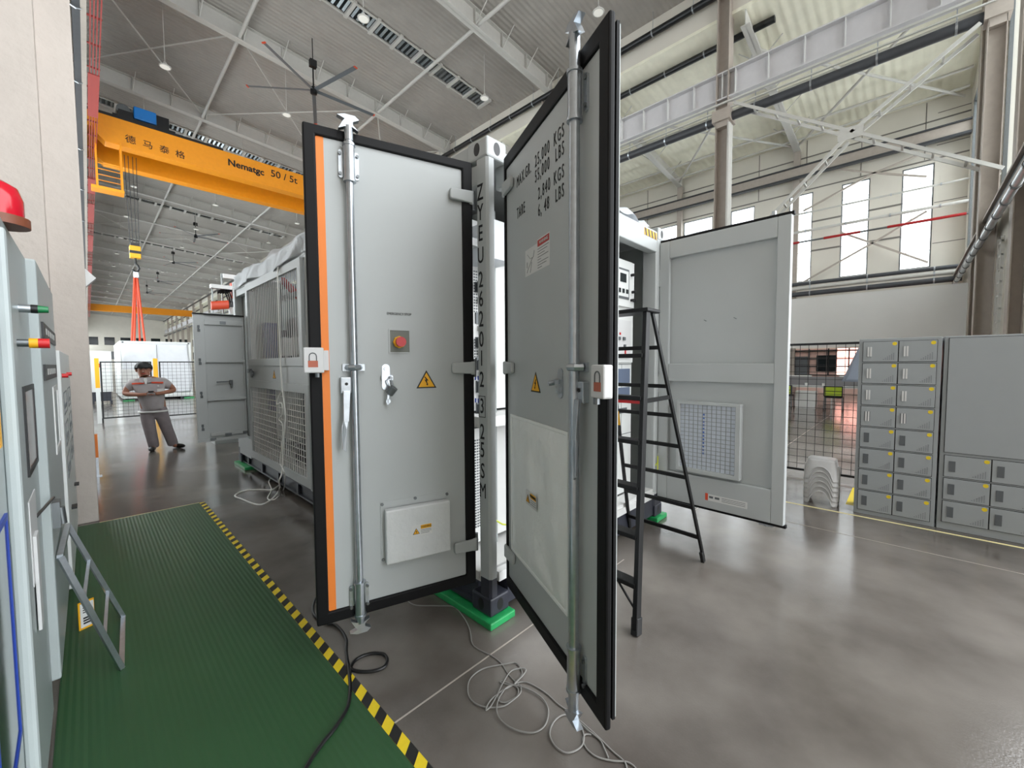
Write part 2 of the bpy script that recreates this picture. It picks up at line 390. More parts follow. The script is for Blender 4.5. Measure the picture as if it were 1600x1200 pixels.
# hazard decal on the header
hz = M(); hz.box((2.0, .0078, 2.815), (2.26, .0098, 2.88)); o = hz.obj('hazard_decal', 'yellow', CT)
hk = M()
for k in range(4):
    a = 2.005+k*.065; hk.prism([(a+.02, .0066, 2.815), (a+.048, .0066, 2.815), (a+.028, .0066, 2.88), (a, .0066, 2.88)], (0, .001, 0))
hk.obj('hazard_stripe', 'black', o)
hz = M(); hz.box((.0, 5.60, 2.83), (.0095, 5.86, 2.89)); o = hz.obj('hazard_decal', 'yellow', CT)
hk = M()
for k in range(4):
    a = 5.605+k*.065; hk.prism([(-.002, a+.02, 2.83), (-.002, a+.048, 2.83), (-.002, a+.028, 2.89), (-.002, a, 2.89)], (.001, 0, 0))
hk.obj('hazard_stripe', 'black', o)
# side panels
M().box((.02, 1.02, .29), (.06, 2.86, 2.80)).obj('side_panel', 'paint', CT)
sp = M(); sp.box((.004, 5.20, .22), (.10, 5.32, 2.80)); sp.box((.004, 2.80, .22), (.10, 2.92, 2.80)); each(sp, 'side_post', 'paint', CT)
M().box((.1, 5.32, .29), (.13, 5.94, 2.8)).obj('side_compartment', 'paint_dark', CT)
M().box((W_-.08, .16, .29), (W_-.05, 2.8, 2.8)).obj('rear_panel', 'paint_dark', CT)
M().box((.1, 2.84, .29), (W_-.1, 2.88, 2.8)).obj('partition', 'white', CT)
M().box((.1, 5.28, .29), (W_-.1, 5.31, 2.8)).obj('partition', 'paint_dark', CT)
sk = M(); sk.box((0.0, 5.3, .2), (.06, 5.95, .5)); sk.box((0.0, 2.86, .24), (.05, 5.3, .29)); sk.obj('skirt', 'paint', CT)
# mesh doors on the long side
def mesh_door(y0, y1, z0, z1, dy, dz, name):
    g = M(); F = .1; x0 = -.03
    g.ring([(x0,y0,z0),(x0,y1,z0),(x0,y1,z1),(x0,y0,z1)], [(x0,y0+F,z0+F),(x0,y1-F,z0+F),(x0,y1-F,z1-F),(x0,y0+F,z1-F)], (.04,0,0))
    o = g.obj(name, 'paint', CT, bevel=.004)
    g = M(); r = .0035
    n = int((y1-y0-2*F)/dy); 
    for k in range(1, n): yy = y0+F+k*(y1-y0-2*F)/n; g.box((-.012,yy-r,z0+F), (-.005,yy+r,z1-F))
    n = int((z1-z0-2*F)/dz)
    for k in range(1, n): zz = z0+F+k*(z1-z0-2*F)/n; g.box((-.006,y0+F,zz-r), (.001,y1-F,zz+r))
    g.obj('wire_mesh', 'wire', o)
    return o
mesh_door(2.95, 5.18, 1.60, 2.78, .07, .55, 'mesh_door')
mesh_door(2.82, 5.18, .26, 1.40, .07, .07, 'mesh_door')
M().box((.004, 2.92, 2.775), (.012, 3.8, 2.80)).obj('header_slot', 'locker_dark', CT)
M().box((-.02, 2.84, 1.40), (.02, 5.2, 1.60)).obj('middle_rail', 'paint', CT, bevel=.004)
h = M(); h.box((-.045, 5.0, 1.50), (-.02, 5.16, 1.56)); h.cyl((-.06, 4.95, 1.52), (-.06, 4.75, 1.49), .012); h.box((-.05, 4.9, 1.44), (-.03, 4.96, 1.54)); h.box((-.07, 4.8, 1.46), (-.04, 4.86, 1.53))
h.obj('latch', 'steel', CT)
def warn_tri(parent, f, cu, cz, s, nsign):      # f(u,n,z) local mapping
    a = M().prism([f(cu-s/2, .0005, cz-s*.29), f(cu+s/2, .0005, cz-s*.29), f(cu, .0005, cz+s*.58)], Vector(f(0,.0015,0))-Vector(f(0,0,0)))
    o = a.obj('warning_triangle', 'black', parent)
    k = .80; a = M().prism([f(cu-s/2*k, .0022, cz-s*.29*k), f(cu+s/2*k, .0022, cz-s*.29*k), f(cu, .0022, cz+s*.58*k)], Vector(f(0,.0008,0))-Vector(f(0,0,0)))
    a.obj('triangle_field', 'yellow', o)
    b2 = s*.01; p = [(0.06,.30),(-.10,.05),(-.01,.06),(-.06,-.16),(-.10,-.12),(-.04,-.25),(.03,-.14),(-.02,-.15),(.10,.12),(.02,.11),(.11,.30)]
    a = M().prism([f(cu+u*s, .0034, cz+v*s*.8+.03*s) for u, v in p], Vector(f(0,.0006,0))-Vector(f(0,0,0)))
    a.obj('lightning_bolt', 'ink', o)
    return o
warn_tri(CT, lambda u, n, z: (-.02-n, u, z), 3.98, 1.48, .13, 1)
# ---- equipment in the open mesh bay
ya, yb = onx(466,500,.6).y, onx(434,500,.6).y
eq = M(); eq.box((.6, ya, .3), (1.0, yb, 2.35)); q = eq.obj('switch_cabinet', 'white', CT)
M().box((.595, (ya+yb)/2-.01, .35), (.6, (ya+yb)/2+.01, 2.3)).obj('door_seam', 'locker_dark', q)
eq = M(); eq.box((.5, 2.93, .4), (.56, 2.99, 2.6)); eq.obj('cable_riser', 'black', CT)
xa, xb = ony(411,500,5.2).x, ony(430,500,5.2).x
eq = M(); eq.box((xa, 5.14, 1.55), (xb, 5.26, 2.25)); eq.box((xa+.04, 5.14, .9), (xb-.04, 5.26, 1.3))
for k in range(7): eq.box((xa+k*(xb-xa)/7, 5.12, 1.58), (xa+(k+.45)*(xb-xa)/7, 5.14, 2.22))
eq.obj('radiator', 'blue_cell', CT)
M().box((1.7, 2.95, .3), (1.74, 5.2, 2.2)).obj('bay_dark_backing', 'locker_dark', CT)  # added dark sheet, its colour stands in for the dim depth of the bay
eq = M()
for k in range(4): eq.box((.42, ya+.1*k-.1, 1.72+.16*(k%3)), (.46, ya+.1*k-.02, 1.82+.16*(k%3)))
each(eq, 'relay', 'black', CT)
eq = M(); eq.box((.3, 5.0, .5), (.5, 5.08, 1.35)); eq.box((.3, 4.6, .5), (.5, 4.66, 1.35)); each(eq, 'pillar_plate', 'white', CT)
eq = M()
for yy in (3.02, 3.9, 4.2, 5.15):
    eq.box((.45, yy, .3), (.52, yy+.06, 2.78))
for z in (1.42, 2.6): eq.box((.45, 3.0, z), (.52, 5.2, z+.07))
eq.obj('inner_frame', 'paint', CT)
eq = M(); eq.box((.6, 3.7, .35), (1.2, 5.0, 1.25))
for k in range(16): eq.box((.5, 3.72+k*.08, .42), (.6, 3.745+k*.08, 1.2))
eq.obj('transformer', mat('tx', (138, 144, 146), .45, noise=.05), CT)
eq = M()
for k in range(5): eq.tube([(.25+.02*k, 3.0+t*.14*1.0+.02*k, .42+.12*math.sin(t*1.1+k)) for t in range(9)], .035, 8)
each(eq, 'hose', 'black', CT, smooth=True)
eq = M()
for k in range(3): eq.box((.3, 3.6+.5*k, 1.75), (.42, 3.8+.5*k, 2.0))
each(eq, 'junction_box', 'white', CT)
M().bar(onx(442,438,.5), onx(468,465,.5), .05, .09).obj('red_brace', 'red', CT)
# ---- racks seen behind door 1 and post
rk = M(); rk.box((.34, .35, .3), (.4, 1.35, 2.7)); ro = rk.obj('equipment_rack', 'paint_dark', CT)
rk = M()
for i, z in enumerate((2.05, 1.85, 1.68, 1.52, 1.36, 1.2, 1.04)):
    rk.box((.28, .36, z), (.34, 1.3, z+.035))
each(rk, 'trunking', 'white', ro)
rk = M()
for z in (2.12, 1.90, 1.73, 1.57, 1.41, 1.25, 1.09):
    for k in range(26):
        if random.random() < .85: rk.box((.26, .37+k*.036, z), (.33, .395+k*.036, z+.07+.02*random.random()))
rk.obj('breaker_row', 'locker_dark', ro)
rk = M()
for z in (1.5, 1.34, 1.18):
    for k in range(26): rk.box((.252, .372+k*.036, z), (.256, .392+k*.036, z+.03))
rk.obj('terminal', 'blue', ro)
M().box((.2, .16, 2.3), (.4, 1.3, 2.55)).obj('plastic_wrap', 'film', ro)
M().lathe([(.22,0),(.22,.05),(.18,.06)], (.3, .9, .75), 24, 0).obj('fan_shroud', 'steel', ro, smooth=True)
# white vented panel seen between post and door 2
vp = M(); vp.box((.14, .42, 1.28), (1.15, .47, 2.62)); vp.box((.14, .38, .34), (1.15, .44, 1.16)); vo = vp.obj('vent_cabinet', 'white', CT)
vh = M()
for z0, z1 in ((1.98, 2.27), (1.62, 1.80), (.45, 1.08)):
    z = z0
    while z < z1:
        for k in range(9): vh.box((.17+k*.02, (.376 if z0 < 1 else .416), z), (.181+k*.02, (.38 if z0 < 1 else .42), z+.011))
        z += .02
vh.obj('vent_hole', 'locker_dark', vo)
sh = M(); sh.box((.14, .2, 1.19), (1.15, .47, 1.26)); sh.box((.12, .3, 2.40), (1.15, .5, 2.45)); each(sh, 'shelf', 'white', CT)
M().tube([(.12, .2, .52), (.2, .18, .57), (.3, .2, .5), (.42, .22, .45)], .006, 6).obj('earth_wire', 'yellow_green', CT, smooth=True)
# ---- white switchgear behind the ladder
sg = M(); sg.box((1.2, .18, .34), (2.10, .6, 2.60)); so = sg.obj('switchgear', 'mccwhite', CT, bevel=.006)
def sgb(n, m, par, *bx):
    q = M()
    for a in bx: q.box(*a)
    return q.obj(n, m, par)
pn = sgb('control_panel', 'mccwhite', so, ((1.45,.150,2.15),(2.08,.18,2.58)))
mt = sgb('meter', 'locker_dark', pn, ((1.72,.142,2.22),(1.97,.15,2.50)))
sgb('meter_face', 'mccwhite', mt, ((1.74,.138,2.24),(1.95,.142,2.48)))
sgb('meter_screen', 'dark_glass', mt, ((1.79,.134,2.37),(1.90,.138,2.45)), ((1.76,.134,2.27),(1.80,.138,2.31)), ((1.83,.134,2.27),(1.87,.138,2.31)), ((1.9,.134,2.27),(1.94,.138,2.31)))
kn = M()
for z, xx in ((2.52,1.52),(2.38,1.52),(2.25,1.52),(2.46,2.02),(2.30,2.04),(2.22,2.02),(2.22,2.06)): kn.cyl((xx,.15,z),(xx,.115,z),.014,10)
each(kn, 'knob', 'black', pn, smooth=True)
dr = sgb('breaker_door', 'mccwhite', so, ((1.45,.16,1.62),(2.08,.18,2.10)))
sgb('breaker_plate', 'plastic', dr, ((1.66,.148,1.66),(2.02,.16,2.02)))
sgb('indicator', 'red', dr, ((1.74,.142,1.88),(1.76,.148,1.90)), ((1.80,.142,1.88),(1.82,.148,1.90)), ((1.9,.142,1.7),(1.92,.148,1.74)), ((1.66,.158,2.05),(1.80,.1595,2.07)))
sgb('toggle', 'locker_dark', dr, ((1.77,.136,1.83),(1.81,.148,1.86)), ((1.86,.136,1.83),(1.9,.148,1.86)), ((1.88,.136,1.76),(1.91,.148,1.79)))
for z in (1.42, 1.24): sgb('blue_plate', mat('slate', (96, 108, 130), .4), so, ((1.72,.165,z),(2.04,.18,z+.14)))
sgb('nameplate', 'locker_dark', so, ((1.84,.172,1.13),(2.0,.18,1.18)))
sgb('panel_seam', 'locker_dark', so, ((1.2,.178,1.60),(2.1,.18,1.606)), ((1.2,.178,.92),(2.1,.18,.926)), ((1.9,.178,.92),(1.903,.18,1.6)))
tri = warn_tri(so, lambda u, n, z: (u, .178-n, z), 1.83, .99, .15, 1)
M().tube([onx(1014, 742, 2.28)+Vector((0,0,0))]+[Vector((2.28,-.02+.0*k, z)) for k, z in enumerate((.62,.68,.66,.60,.52))], .006, 6).obj('earth_wire', 'yellow_green', CT, smooth=True)
# white cable tray edge on floor at the opening
M().box((1.2, .02, .31), (2.26, .16, .34)).obj('door_threshold', 'white', CT)
# lettering on the corner post
zs = lambda py: onx(748, py, 0.0).z
for ch, py in zip('ZYEU262012', (302, 333.5, 366, 400.5, 438.5, 468.5, 500, 531.5, 561, 594)):
    text('lettering', ch, .134, (.0035, .066, zs(py)), (0,-1,0), (0,0,1), parent=CT, sx=.62, bold=0 if ch == 'M' else .0009)
text('lettering', '3', .13, (.0035, .066, zs(635)), (0,-1,0), (0,0,1), parent=CT, sx=.58, bold=.0009)
z3 = zs(635)
M().ring([(.0035,.096,z3-.066),(.0035,.036,z3-.066),(.0035,.036,z3+.066),(.0035,.096,z3+.066)], [(.0035,.092,z3-.062),(.0035,.040,z3-.062),(.0035,.040,z3+.062),(.0035,.092,z3+.062)], (-.001,0,0)).obj('lettering_frame', 'ink', CT)
for ch, py in zip('25SM', (675, 703, 735.5, 766)):
    text('lettering', ch, .134, (.0035, .066, zs(py)), (0,-1,0), (0,0,1), parent=CT, sx=.62, bold=0 if ch == 'M' else .0009)

# ---- doors: local frame u (from hinge), n (towards viewer), z
def door(hx, hy, fx, fy, nsign):
    ang = math.atan2(fy-hy, fx-hx)
    d = bpy.data.objects.new('door', None); COL.objects.link(d); d.location = (hx, hy, 0); d.rotation_euler = (0,0,ang); d.parent = CT
    return d, (lambda u, n, z: (u, nsign*n, z)), math.hypot(fx-hx, fy-hy)
def nb(f, u0, n0, z0, u1, n1, z1):
    a = f(u0,n0,z0); b = f(u1,n1,z1); return (min(a[0],b[0]),min(a[1],b[1]),a[2]), (max(a[0],b[0]),max(a[1],b[1]),b[2])
def lock_rod(d, f, u, zt=2.86, zb=.19, rr=.018):
    rod = M().cyl(f(u, .035, zb+.08), f(u, .035, zt-.08), rr, 14).obj('locking_rod', 'zinc', d, smooth=True)
    for z in (2.64, .36):
        k = M()
        for s in (-1, 1):
            p = []
            for a in range(12):
                t = 2*PI*a/12; p.append(f(u+s*.038+.012*math.cos(t), 0, z+(.058 if math.sin(t) > 0 else -.058)+.012*math.sin(t)))
            k.prism(p, Vector(f(0,.010,0))-Vector(f(0,0,0)))
        k.cyl(f(u,.035,z-.085), f(u,.035,z+.085), .027, 14)
        k.cyl(f(u,.035,z-.095), f(u,.035,z-.083), .031, 14); k.cyl(f(u,.035,z+.083), f(u,.035,z+.095), .031, 14)
        br = k.obj('rod_bracket', 'zinc', rod, smooth=True)
        q = M()
        for s in (-1, 1):
            for dz in (-.05, .05): q.cyl(f(u+s*.042,.01,z+dz), f(u+s*.042,.018,z+dz), .008, 8)
        each(q, 'rivet', 'steel', rod, smooth=True)
    for z in (1.6,):
        k = M(); k.box(*nb(f, u-.055, 0, z-.018, u+.055, .012, z+.018)); k.tube([f(u-.03,.012,z),f(u-.02,.045,z),f(u,.056,z),f(u+.02,.045,z),f(u+.03,.012,z)], .016, 8)
        k.obj('rod_guide', 'zinc', rod, smooth=True)
    for s, z in ((1, zt), (-1, zb)):          # cam ends
        k = M(); k.cyl(f(u,.035,z-s*.11), f(u,.035,z-s*.04), .021, 12)
        k.prism([f(u-.045,.02,z-s*.06), f(u-.015,.02,z-s*.045), f(u+.02,.02,z-s*.05), f(u+.05,.02,z-s*.065), f(u+.03,.02,z-s*.028), f(u+.018,.02,z-s*.012), f(u+.055,.02,z+s*.0), f(u+.02,.02,z+s*.012), f(u-.03,.02,z+s*.012), f(u-.05,.02,z-s*.004), f(u-.02,.02,z-s*.02), f(u-.02,.02,z-s*.036)], Vector(f(0,.03,0))-Vector(f(0,0,0)))
        k.obj('cam', 'zinc', rod)
    return rod
def handle(d, f, u, z, side):
    k = M(); k.box(*nb(f, u-.028, 0, z-.055, u+.028, .03, z+.03)); h = k.obj('handle_hub', 'zinc', d, bevel=.004)
    k = M()
    k.prism([f(u-.018,.03,z-.04), f(u+.018,.03,z-.04), f(u+.022,.045,z-.20), f(u-.006,.045,z-.20)], Vector(f(0,.014,0))-Vector(f(0,0,0)))
    k.prism([f(u-.004,.045,z-.19), f(u+.022,.045,z-.19), f(u+.03,.05,z-.225), f(u+.03,.05,z-.34), f(u+.012,.05,z-.355), f(u+.006,.05,z-.24)], Vector(f(0,.012,0))-Vector(f(0,0,0)))
    k.obj('lever', 'zinc', h, bevel=.002)
    k = M().cyl(f(u,.03,z-.005), f(u,.034,z-.005), .008, 10); k.obj('pivot', 'black', h)
    return h
def lock_box(d, f, u0, u1, z0, z1, ub, nf=.085):
    k = M().box(*nb(f, u0, .02, z0, u1, nf, z1)); o = k.obj('lock_box', 'plastic', d, bevel=.006)
    k = M().box(*nb(f, ub, .0, z0+.012, (u0+u1)/2, .02, z1-.012)); k.obj('lock_box_tab', 'plastic', o)
    cu, cz = (u0+u1)/2+.004, (z0+z1)/2
    k = M().box(*nb(f, cu-.022, nf, cz-.034, cu+.022, nf+.0012, cz-.002)); k.obj('padlock_icon_body', mat('icon_brown', (176, 96, 74), .5) if 'icon_brown' not in MATS else 'icon_brown', o)
    k = M().tube([f(cu-.016,nf+.0012,cz-.002), f(cu-.016,nf+.0012,cz+.02)]+[f(cu-.016*math.cos(a),nf+.0012,cz+.02+.016*math.sin(a)) for a in (.5,1.0,1.57,2.14,2.64)]+[f(cu+.016,nf+.0012,cz+.02), f(cu+.016,nf+.0012,cz-.002)], .0025, 6); k.obj('padlock_icon_shackle', 'locker_dark', o)
    k = M().cyl(f(cu-.02,.05,z0), f(cu-.02,.05,z0-.022), .012, 10); k.obj('lock_cylinder', 'steel', o)
    return o
def hinge(d, f, z, nb_=1, bend=0):
    k = M()
    k.box(*nb(f, .022, -.02, z-.04, .05, .02, z+.04))
    k.prism([f(.03,.004,z-.035), f(.165,.004,z-.030), f(.172,.004,z-.02), f(.172,.004,z+.02), f(.165,.004,z+.032), f(.03,.004,z+.038)], Vector(f(0,.022,0))-Vector(f(0,0,0)))
    h = k.obj('hinge', 'paint', d, bevel=.006)
    k = M().cyl(f(.012,-.02,z-.055), f(.012,-.02,z+.055), .012, 10); k.obj('hinge_pin', 'steel', h, smooth=True)
def gasket(d, f, u0, z0, u1, z1, ix0, iz0, ix1, iz1, n0=-.035, n1=.014):
    g = M()
    g.ring([f(u0,n0,z0),f(u1,n0,z0),f(u1,n0,z1),f(u0,n0,z1)], [f(ix0,n0,iz0),f(ix1,n0,iz0),f(ix1,n0,iz1),f(ix0,n0,iz1)], Vector(f(0,n1-n0,0))-Vector(f(0,0,0)))
    return g.obj('door_gasket', 'rubber', d, bevel=.008)
# DOOR 1 (left, orange stripe)
d1, f1, w1 = door(0, .10, -.883, .378, 1)
tag(d1, 'door with orange edge stripe and emergency stop button'); d1.name = 'container_door'
pn = M(); pn.box(*nb(f1, .035, -.045, .28, .895, -.0, 2.775)); pn.obj('door_panel', 'paint', d1)
gasket(d1, f1, .028, .255, .925, 2.805, .092, .318, .868, 2.755)
# estop cutout drawn as raised recess box; orange stripe as vinyl
M().box(*nb(f1, .831, 0, .31, .867, .0012, 2.757)).obj('orange_stripe', 'orange_paint', d1)
lock_rod(d1, f1, .715)
handle(d1, f1, .755, 1.52, 1)
lock_box(d1, f1, .862, .952, 1.575, 1.70, .835)
hp = M()
p = []
for a in range(16):
    t = 2*PI*a/16; p.append(f1(.55+.022*math.cos(t), .0, 1.545+(.05 if math.sin(t) > 0 else -.05)+.022*math.sin(t)))
hp.prism(p, Vector(f1(0,.006,0))-Vector(f1(0,0,0))); ho = hp.obj('hasp', 'zinc', d1)
hp = M(); hp.box(*nb(f1, .515, .006, 1.53, .575, .022, 1.555)); hp.cyl(f1(.55,.006,1.59), f1(.55,.012,1.59), .01, 10); hp.cyl(f1(.53,.02,1.545), f1(.53,.05,1.54), .008, 8); hp.obj('hasp_knob', 'zinc', ho, smooth=True)
hp = M(); hp.tube([f1(.545,.02,1.535), f1(.545,.035,1.52), f1(.535,.04,1.495), f1(.52,.04,1.48), f1(.515,.03,1.50), f1(.525,.02,1.53)], .004, 6); hp.obj('padlock_shackle', 'zinc', ho, smooth=True)
hp = M(); hp.cyl(f1(.54,.035,1.455), f1(.515,.05,1.49), .021, 14); hp.obj('padlock', 'steel', ho, smooth=True)
hp = M(); hp.prism([f1(.55,.035,1.45), f1(.54,.035,1.45), f1(.545,.035,1.395), f1(.553,.035,1.40)], (0,.003,0)); hp.lathe([(.012,0),(.012,.003)], f1(.546,.035,1.415), 12, 1); hp.obj('key', 'zinc', ho)
warn_tri(d1, f1, .322, 1.512, .118, 1)
text('emergency_stop_text', 'EMERGENCY STOP', .019, f1(.47, .0008, 1.893), (-1,0,0), (0,0,1), parent=d1, m='ink', sx=.85)
eo = M().box(*nb(f1, .416, 0, 1.682, .524, .0012, 1.803)).obj('stop_recess', mat('recess', (112, 116, 108), .5), d1)
M().ring(rect(.410,1.676,.530,1.809,0,f1), rect(.417,1.683,.523,1.802,0,f1), Vector(f1(0,.004,0))-Vector(f1(0,0,0))).obj('stop_frame', 'paint', eo)
M().cyl(f1(.474,.001,1.738), f1(.474,.012,1.738), .034, 8).obj('stop_collar', 'yellow', eo)
M().cyl(f1(.474,.012,1.738), f1(.474,.04,1.738), .018, 14).obj('stop_stem', 'red', eo, smooth=True)
M().cyl(f1(.474,.036,1.738), f1(.474,.055,1.738), .027, 20).obj('emergency_stop_button', 'red', eo, smooth=True)
# vent cover pocket
po = M().ring(rect(.20,.508,.594,.855,0,f1), rect(.22,.53,.575,.82,0,f1), Vector(f1(0,.004,0))-Vector(f1(0,0,0))).obj('vent_flange', 'paint', d1)
k = M().box(*nb(f1, .205, .002, .512, .575, .05, .815)); k.obj('vent_cover', 'vinyl', po, bevel=.008)
k = M()
for u, z in ((.585,.842),(.40,.848),(.21,.842),(.585,.53)): k.cyl(f1(u,.004,z), f1(u,.01,z), .009, 8)
each(k, 'screw', 'steel', po)
def label(parent, f, u0, u1, z0, z1, n, col='yellow', body='WARNING', left=-1):
    o = M().box(*nb(f, u0, n, z0, u1, n+.0008, z1)).obj('warning_label', 'white', parent)
    h = z1-z0; uw = u1-u0; s = left
    uc = (u1-.22*uw) if s < 0 else (u0+.22*uw)
    warn_tri(o, lambda u, nn, z: f(u, n+.0008+nn, z), uc, (z0+z1)/2-.12*h, h*.62, 1)
    a, c = (u0+.04*uw, u1-.44*uw) if s < 0 else (u0+.44*uw, u1-.04*uw)
    M().box(*nb(f, a, n+.0008, z1-.4*h, c, n+.0014, z1-.06*h)).obj('label_header', col, o)
    text('label_text', body, h*.26, f((a+c)/2, n+.0015, z1-.23*h), (s,0,0), (0,0,1), parent=o, sx=.8)
    l = M()
    for k in range(3): l.box(*nb(f, a+(.1*uw if k == 2 and s < 0 else 0), n+.0008, z1-(.54+.14*k)*h, c, n+.0012, z1-(.50+.14*k)*h))
    l.obj('label_line', 'steel', o)
    return o
label(d1, f1, .317, .436, .643, .706, .0505)
for z in (2.60, 1.59, .50): hinge(d1, f1, z)
# DOOR 2 (edge-on, close)
d2, f2, w2 = door(.107, -.03, -.37, -1.035, -1); d2.name = 'container_door'
tag(d2, 'door turned edge-on toward the camera with weight lettering')
M().box(*nb(f2, .04, -.03, .275, 1.09, 0, 2.775)).obj('door_panel', 'paint', d2)
gasket(d2, f2, .034, .25, 1.113, 2.818, .052, .318, 1.045, 2.745, n0=-.014, n1=.012)
M().box(*nb(f2, .06, -.038, .29, 1.106, -.032, 2.785)).obj('door_back', 'paint', d2)
g = M(); g.ring([f2(.06,-.031,.29),f2(1.111,-.031,.285),f2(1.111,-.031,2.79),f2(.06,-.031,2.77)], [f2(.09,-.031,.35),f2(1.08,-.031,.35),f2(1.08,-.031,2.73),f2(.09,-.031,2.73)], Vector(f2(0,.012,0))-Vector(f2(0,0,0))); g.obj('inner_gasket', 'rubber', d2)
lock_rod(d2, f2, .915, 2.91, .14, .021)
handle(d2, f2, .945, 1.515, -1)
lock_box(d2, f2, 1.078, 1.16, 1.492, 1.61, 1.035, .06)
hp = M(); p = []
for a in range(16):
    t = 2*PI*a/16; p.append(f2(.735+.022*math.cos(t), 0, 1.527+(.045 if math.sin(t) > 0 else -.045)+.022*math.sin(t)))
hp.prism(p, Vector(f2(0,.006,0))-Vector(f2(0,0,0))); ho = hp.obj('hasp', 'zinc', d2)
hp = M(); hp.box(*nb(f2, .70, .006, 1.525, .755, .022, 1.545)); hp.cyl(f2(.705,.02,1.53), f2(.70,.045,1.525), .012, 10); hp.box(*nb(f2, .72, .006, 1.485, .75, .018, 1.51)); hp.obj('hasp_knob', 'zinc', ho, smooth=True)
warn_tri(d2, f2, .462, 1.505, .118, 1)
R2 = (1,0,0)
for body, u, z, al in (('25,000', .46, 2.602, 'LEFT'), ('55,000', .46, 2.528, 'LEFT'), ('2,840', .497, 2.433, 'LEFT'), ('6, 48', .497, 2.353, 'LEFT'), ('MAX.GR.', .215, 2.602, 'LEFT'), ('TARE', .215, 2.433, 'LEFT')):
    text('weight_lettering', body, .082, f2(u, .0008, z), R2, (0,0,1), parent=d2, sx=.50 if body[0] in 'MT' else .58, align=al, lsp=1.3)
for body, z in (('KGS', 2.602), ('LBS', 2.528), ('KGS', 2.433), ('LBS', 2.353)):
    text('weight_lettering', body, .082, f2(.765, .0008, z), R2, (0,0,1), parent=d2, sx=.56, align='RIGHT', lsp=1.3)
lb = M().box(*nb(f2, .333, .0, 2.07, .624, .0008, 2.205)).obj('instruction_label', 'white', d2)
M().box(*nb(f2, .485, .0, 2.205, .624, .0008, 2.222)).obj('label_top', 'white', lb)
M().box(*nb(f2, .49, .0009, 2.185, .62, .0015, 2.216)).obj('label_header', mat('lab_red', (176, 52, 44), .5), lb)
text('label_text', 'WARNING', .02, f2(.56, .0016, 2.20), R2, (0,0,1), m='white', parent=lb)
k = M()
for i in range(8): k.box(*nb(f2, .49, .0009, 2.172-.013*i, .49+(.125, .11, .08, .12, .04, .12, .10, .05)[i], .0013, 2.175-.013*i))
for a, c in (((.36,2.18),(.40,2.15)),((.40,2.15),(.44,2.15)),((.44,2.15),(.45,2.18)),((.43,2.15),(.37,2.10)),((.37,2.10),(.36,2.085)),((.42,2.13),(.40,2.08)),((.36,2.14),(.36,2.11))):
    k.bar(f2(a[0],.0011,a[1]), f2(c[0],.0011,c[1]), .003, .0006)
k.obj('label_line', 'locker_dark', lb)
def pk_(u, v):
    uu = .115+(.805-.115)*u; zz = .515+(1.315-.515)*v; e = min(u, 1-u, v, 1-v)
    return f2(uu, .002+.012*min(1, e*12)+.004*math.sin(uu*23+zz*5)*min(1, e*10)+.003*math.sin(zz*17+uu*9)*min(1, e*10), zz)
po = M().grid(pk_, 40, 40).obj('vinyl_pocket', 'haze_film', d2, smooth='all')
k = M().ring(rect(.108,.508,.812,1.322,.001,f2), rect(.125,.525,.795,1.305,.001,f2), Vector(f2(0,.008,0))-Vector(f2(0,0,0))); k.obj('pocket_border', 'haze_film', po, bevel=.003)
label(d2, f2, .385, .520, .880, .955, .024, left=1)
for z in (2.63, 1.59, .47): hinge(d2, f2, z)
# DOOR 3 (inner face, right)
d3, f3, w3 = door(2.33, 0, 2.285, -1.10, -1); d3.name = 'container_door'
tag(d3, 'wide open door showing its inner face with framed filter vent')
M().box(*nb(f3, .0, -.05, .255, 1.10, -.03, 2.80)).obj('door_panel', 'paint', d3)
g = M()
for a in ((0,.26,.10,2.795),(1.005,.26,1.10,2.795)): g.box(*nb(f3, a[0], -.03, a[1], a[2], .012, a[3]))
for z0, z1 in ((2.632,2.795),(1.435,1.605),(.26,.545)): g.box(*nb(f3, .10, -.03, z0, 1.005, .012, z1))
g.obj('door_frame', 'paint', d3, bevel=.006)
g = M(); g.box(*nb(f3, -.012, -.055, 2.797, 1.112, -.01, 2.822)); g.box(*nb(f3, -.012, -.055, .235, 1.112, -.01, .258)); g.box(*nb(f3, -.012, -.055, .235, .004, -.01, 2.82)); g.obj('door_gasket', 'rubber', d3)
fo = M().ring(rect(.205,.575,.77,1.25,-.03,f3), rect(.235,.615,.728,1.222,-.03,f3), Vector(f3(0,.075,0))-Vector(f3(0,0,0))).obj('filter_frame', 'paint', d3, bevel=.004)
ft = mat('filter_cloth', (200, 206, 216), .8, noise=.04, nscale=30)
M().box(*nb(f3, .235, -.03, .615, .728, .02, 1.222)).obj('filter_mat', 'filter_cloth', fo)
k = M()
for i in range(1, 16): z = .615+i*.607/16; k.box(*nb(f3, .235, .022, z-.002, .728, .025, z+.002))
for i in range(1, 12): u = .235+i*.493/12; k.box(*nb(f3, u-.002, .022, .615, u+.002, .025, 1.222))
k.obj('filter_grille', 'paint_dark', fo)
k = M()
for i in range(12): k.box(*nb(f3, .445, .0205, .76+i*.033, .46, .0215, .76+i*.033+.018))
k.obj('filter_print', mat('print_blue', (90, 120, 190), .6), fo)
lb = M().box(*nb(f3, .50, .012, .335, .83, .0132, .395)).obj('sticker', 'white', d3)
M().box(*nb(f3, .475, .012, .335, .50, .0134, .40)).obj('sticker_red', 'orange_red', lb)
k = M()
for i in range(3): k.box(*nb(f3, .62, .0133, .35+.014*i, .815, .0137, .354+.014*i))
k.box(*nb(f3, .51, .0133, .36, .545, .0137, .38)); k.box(*nb(f3, .56, .0133, .36, .60, .0137, .38)); k.obj('sticker_line', 'locker_dark', lb)
k = M()
for u in (.431, .688): k.bar(f3(u-.012,-.028,2.012), f3(u+.012,-.022,1.998), .004, .006)
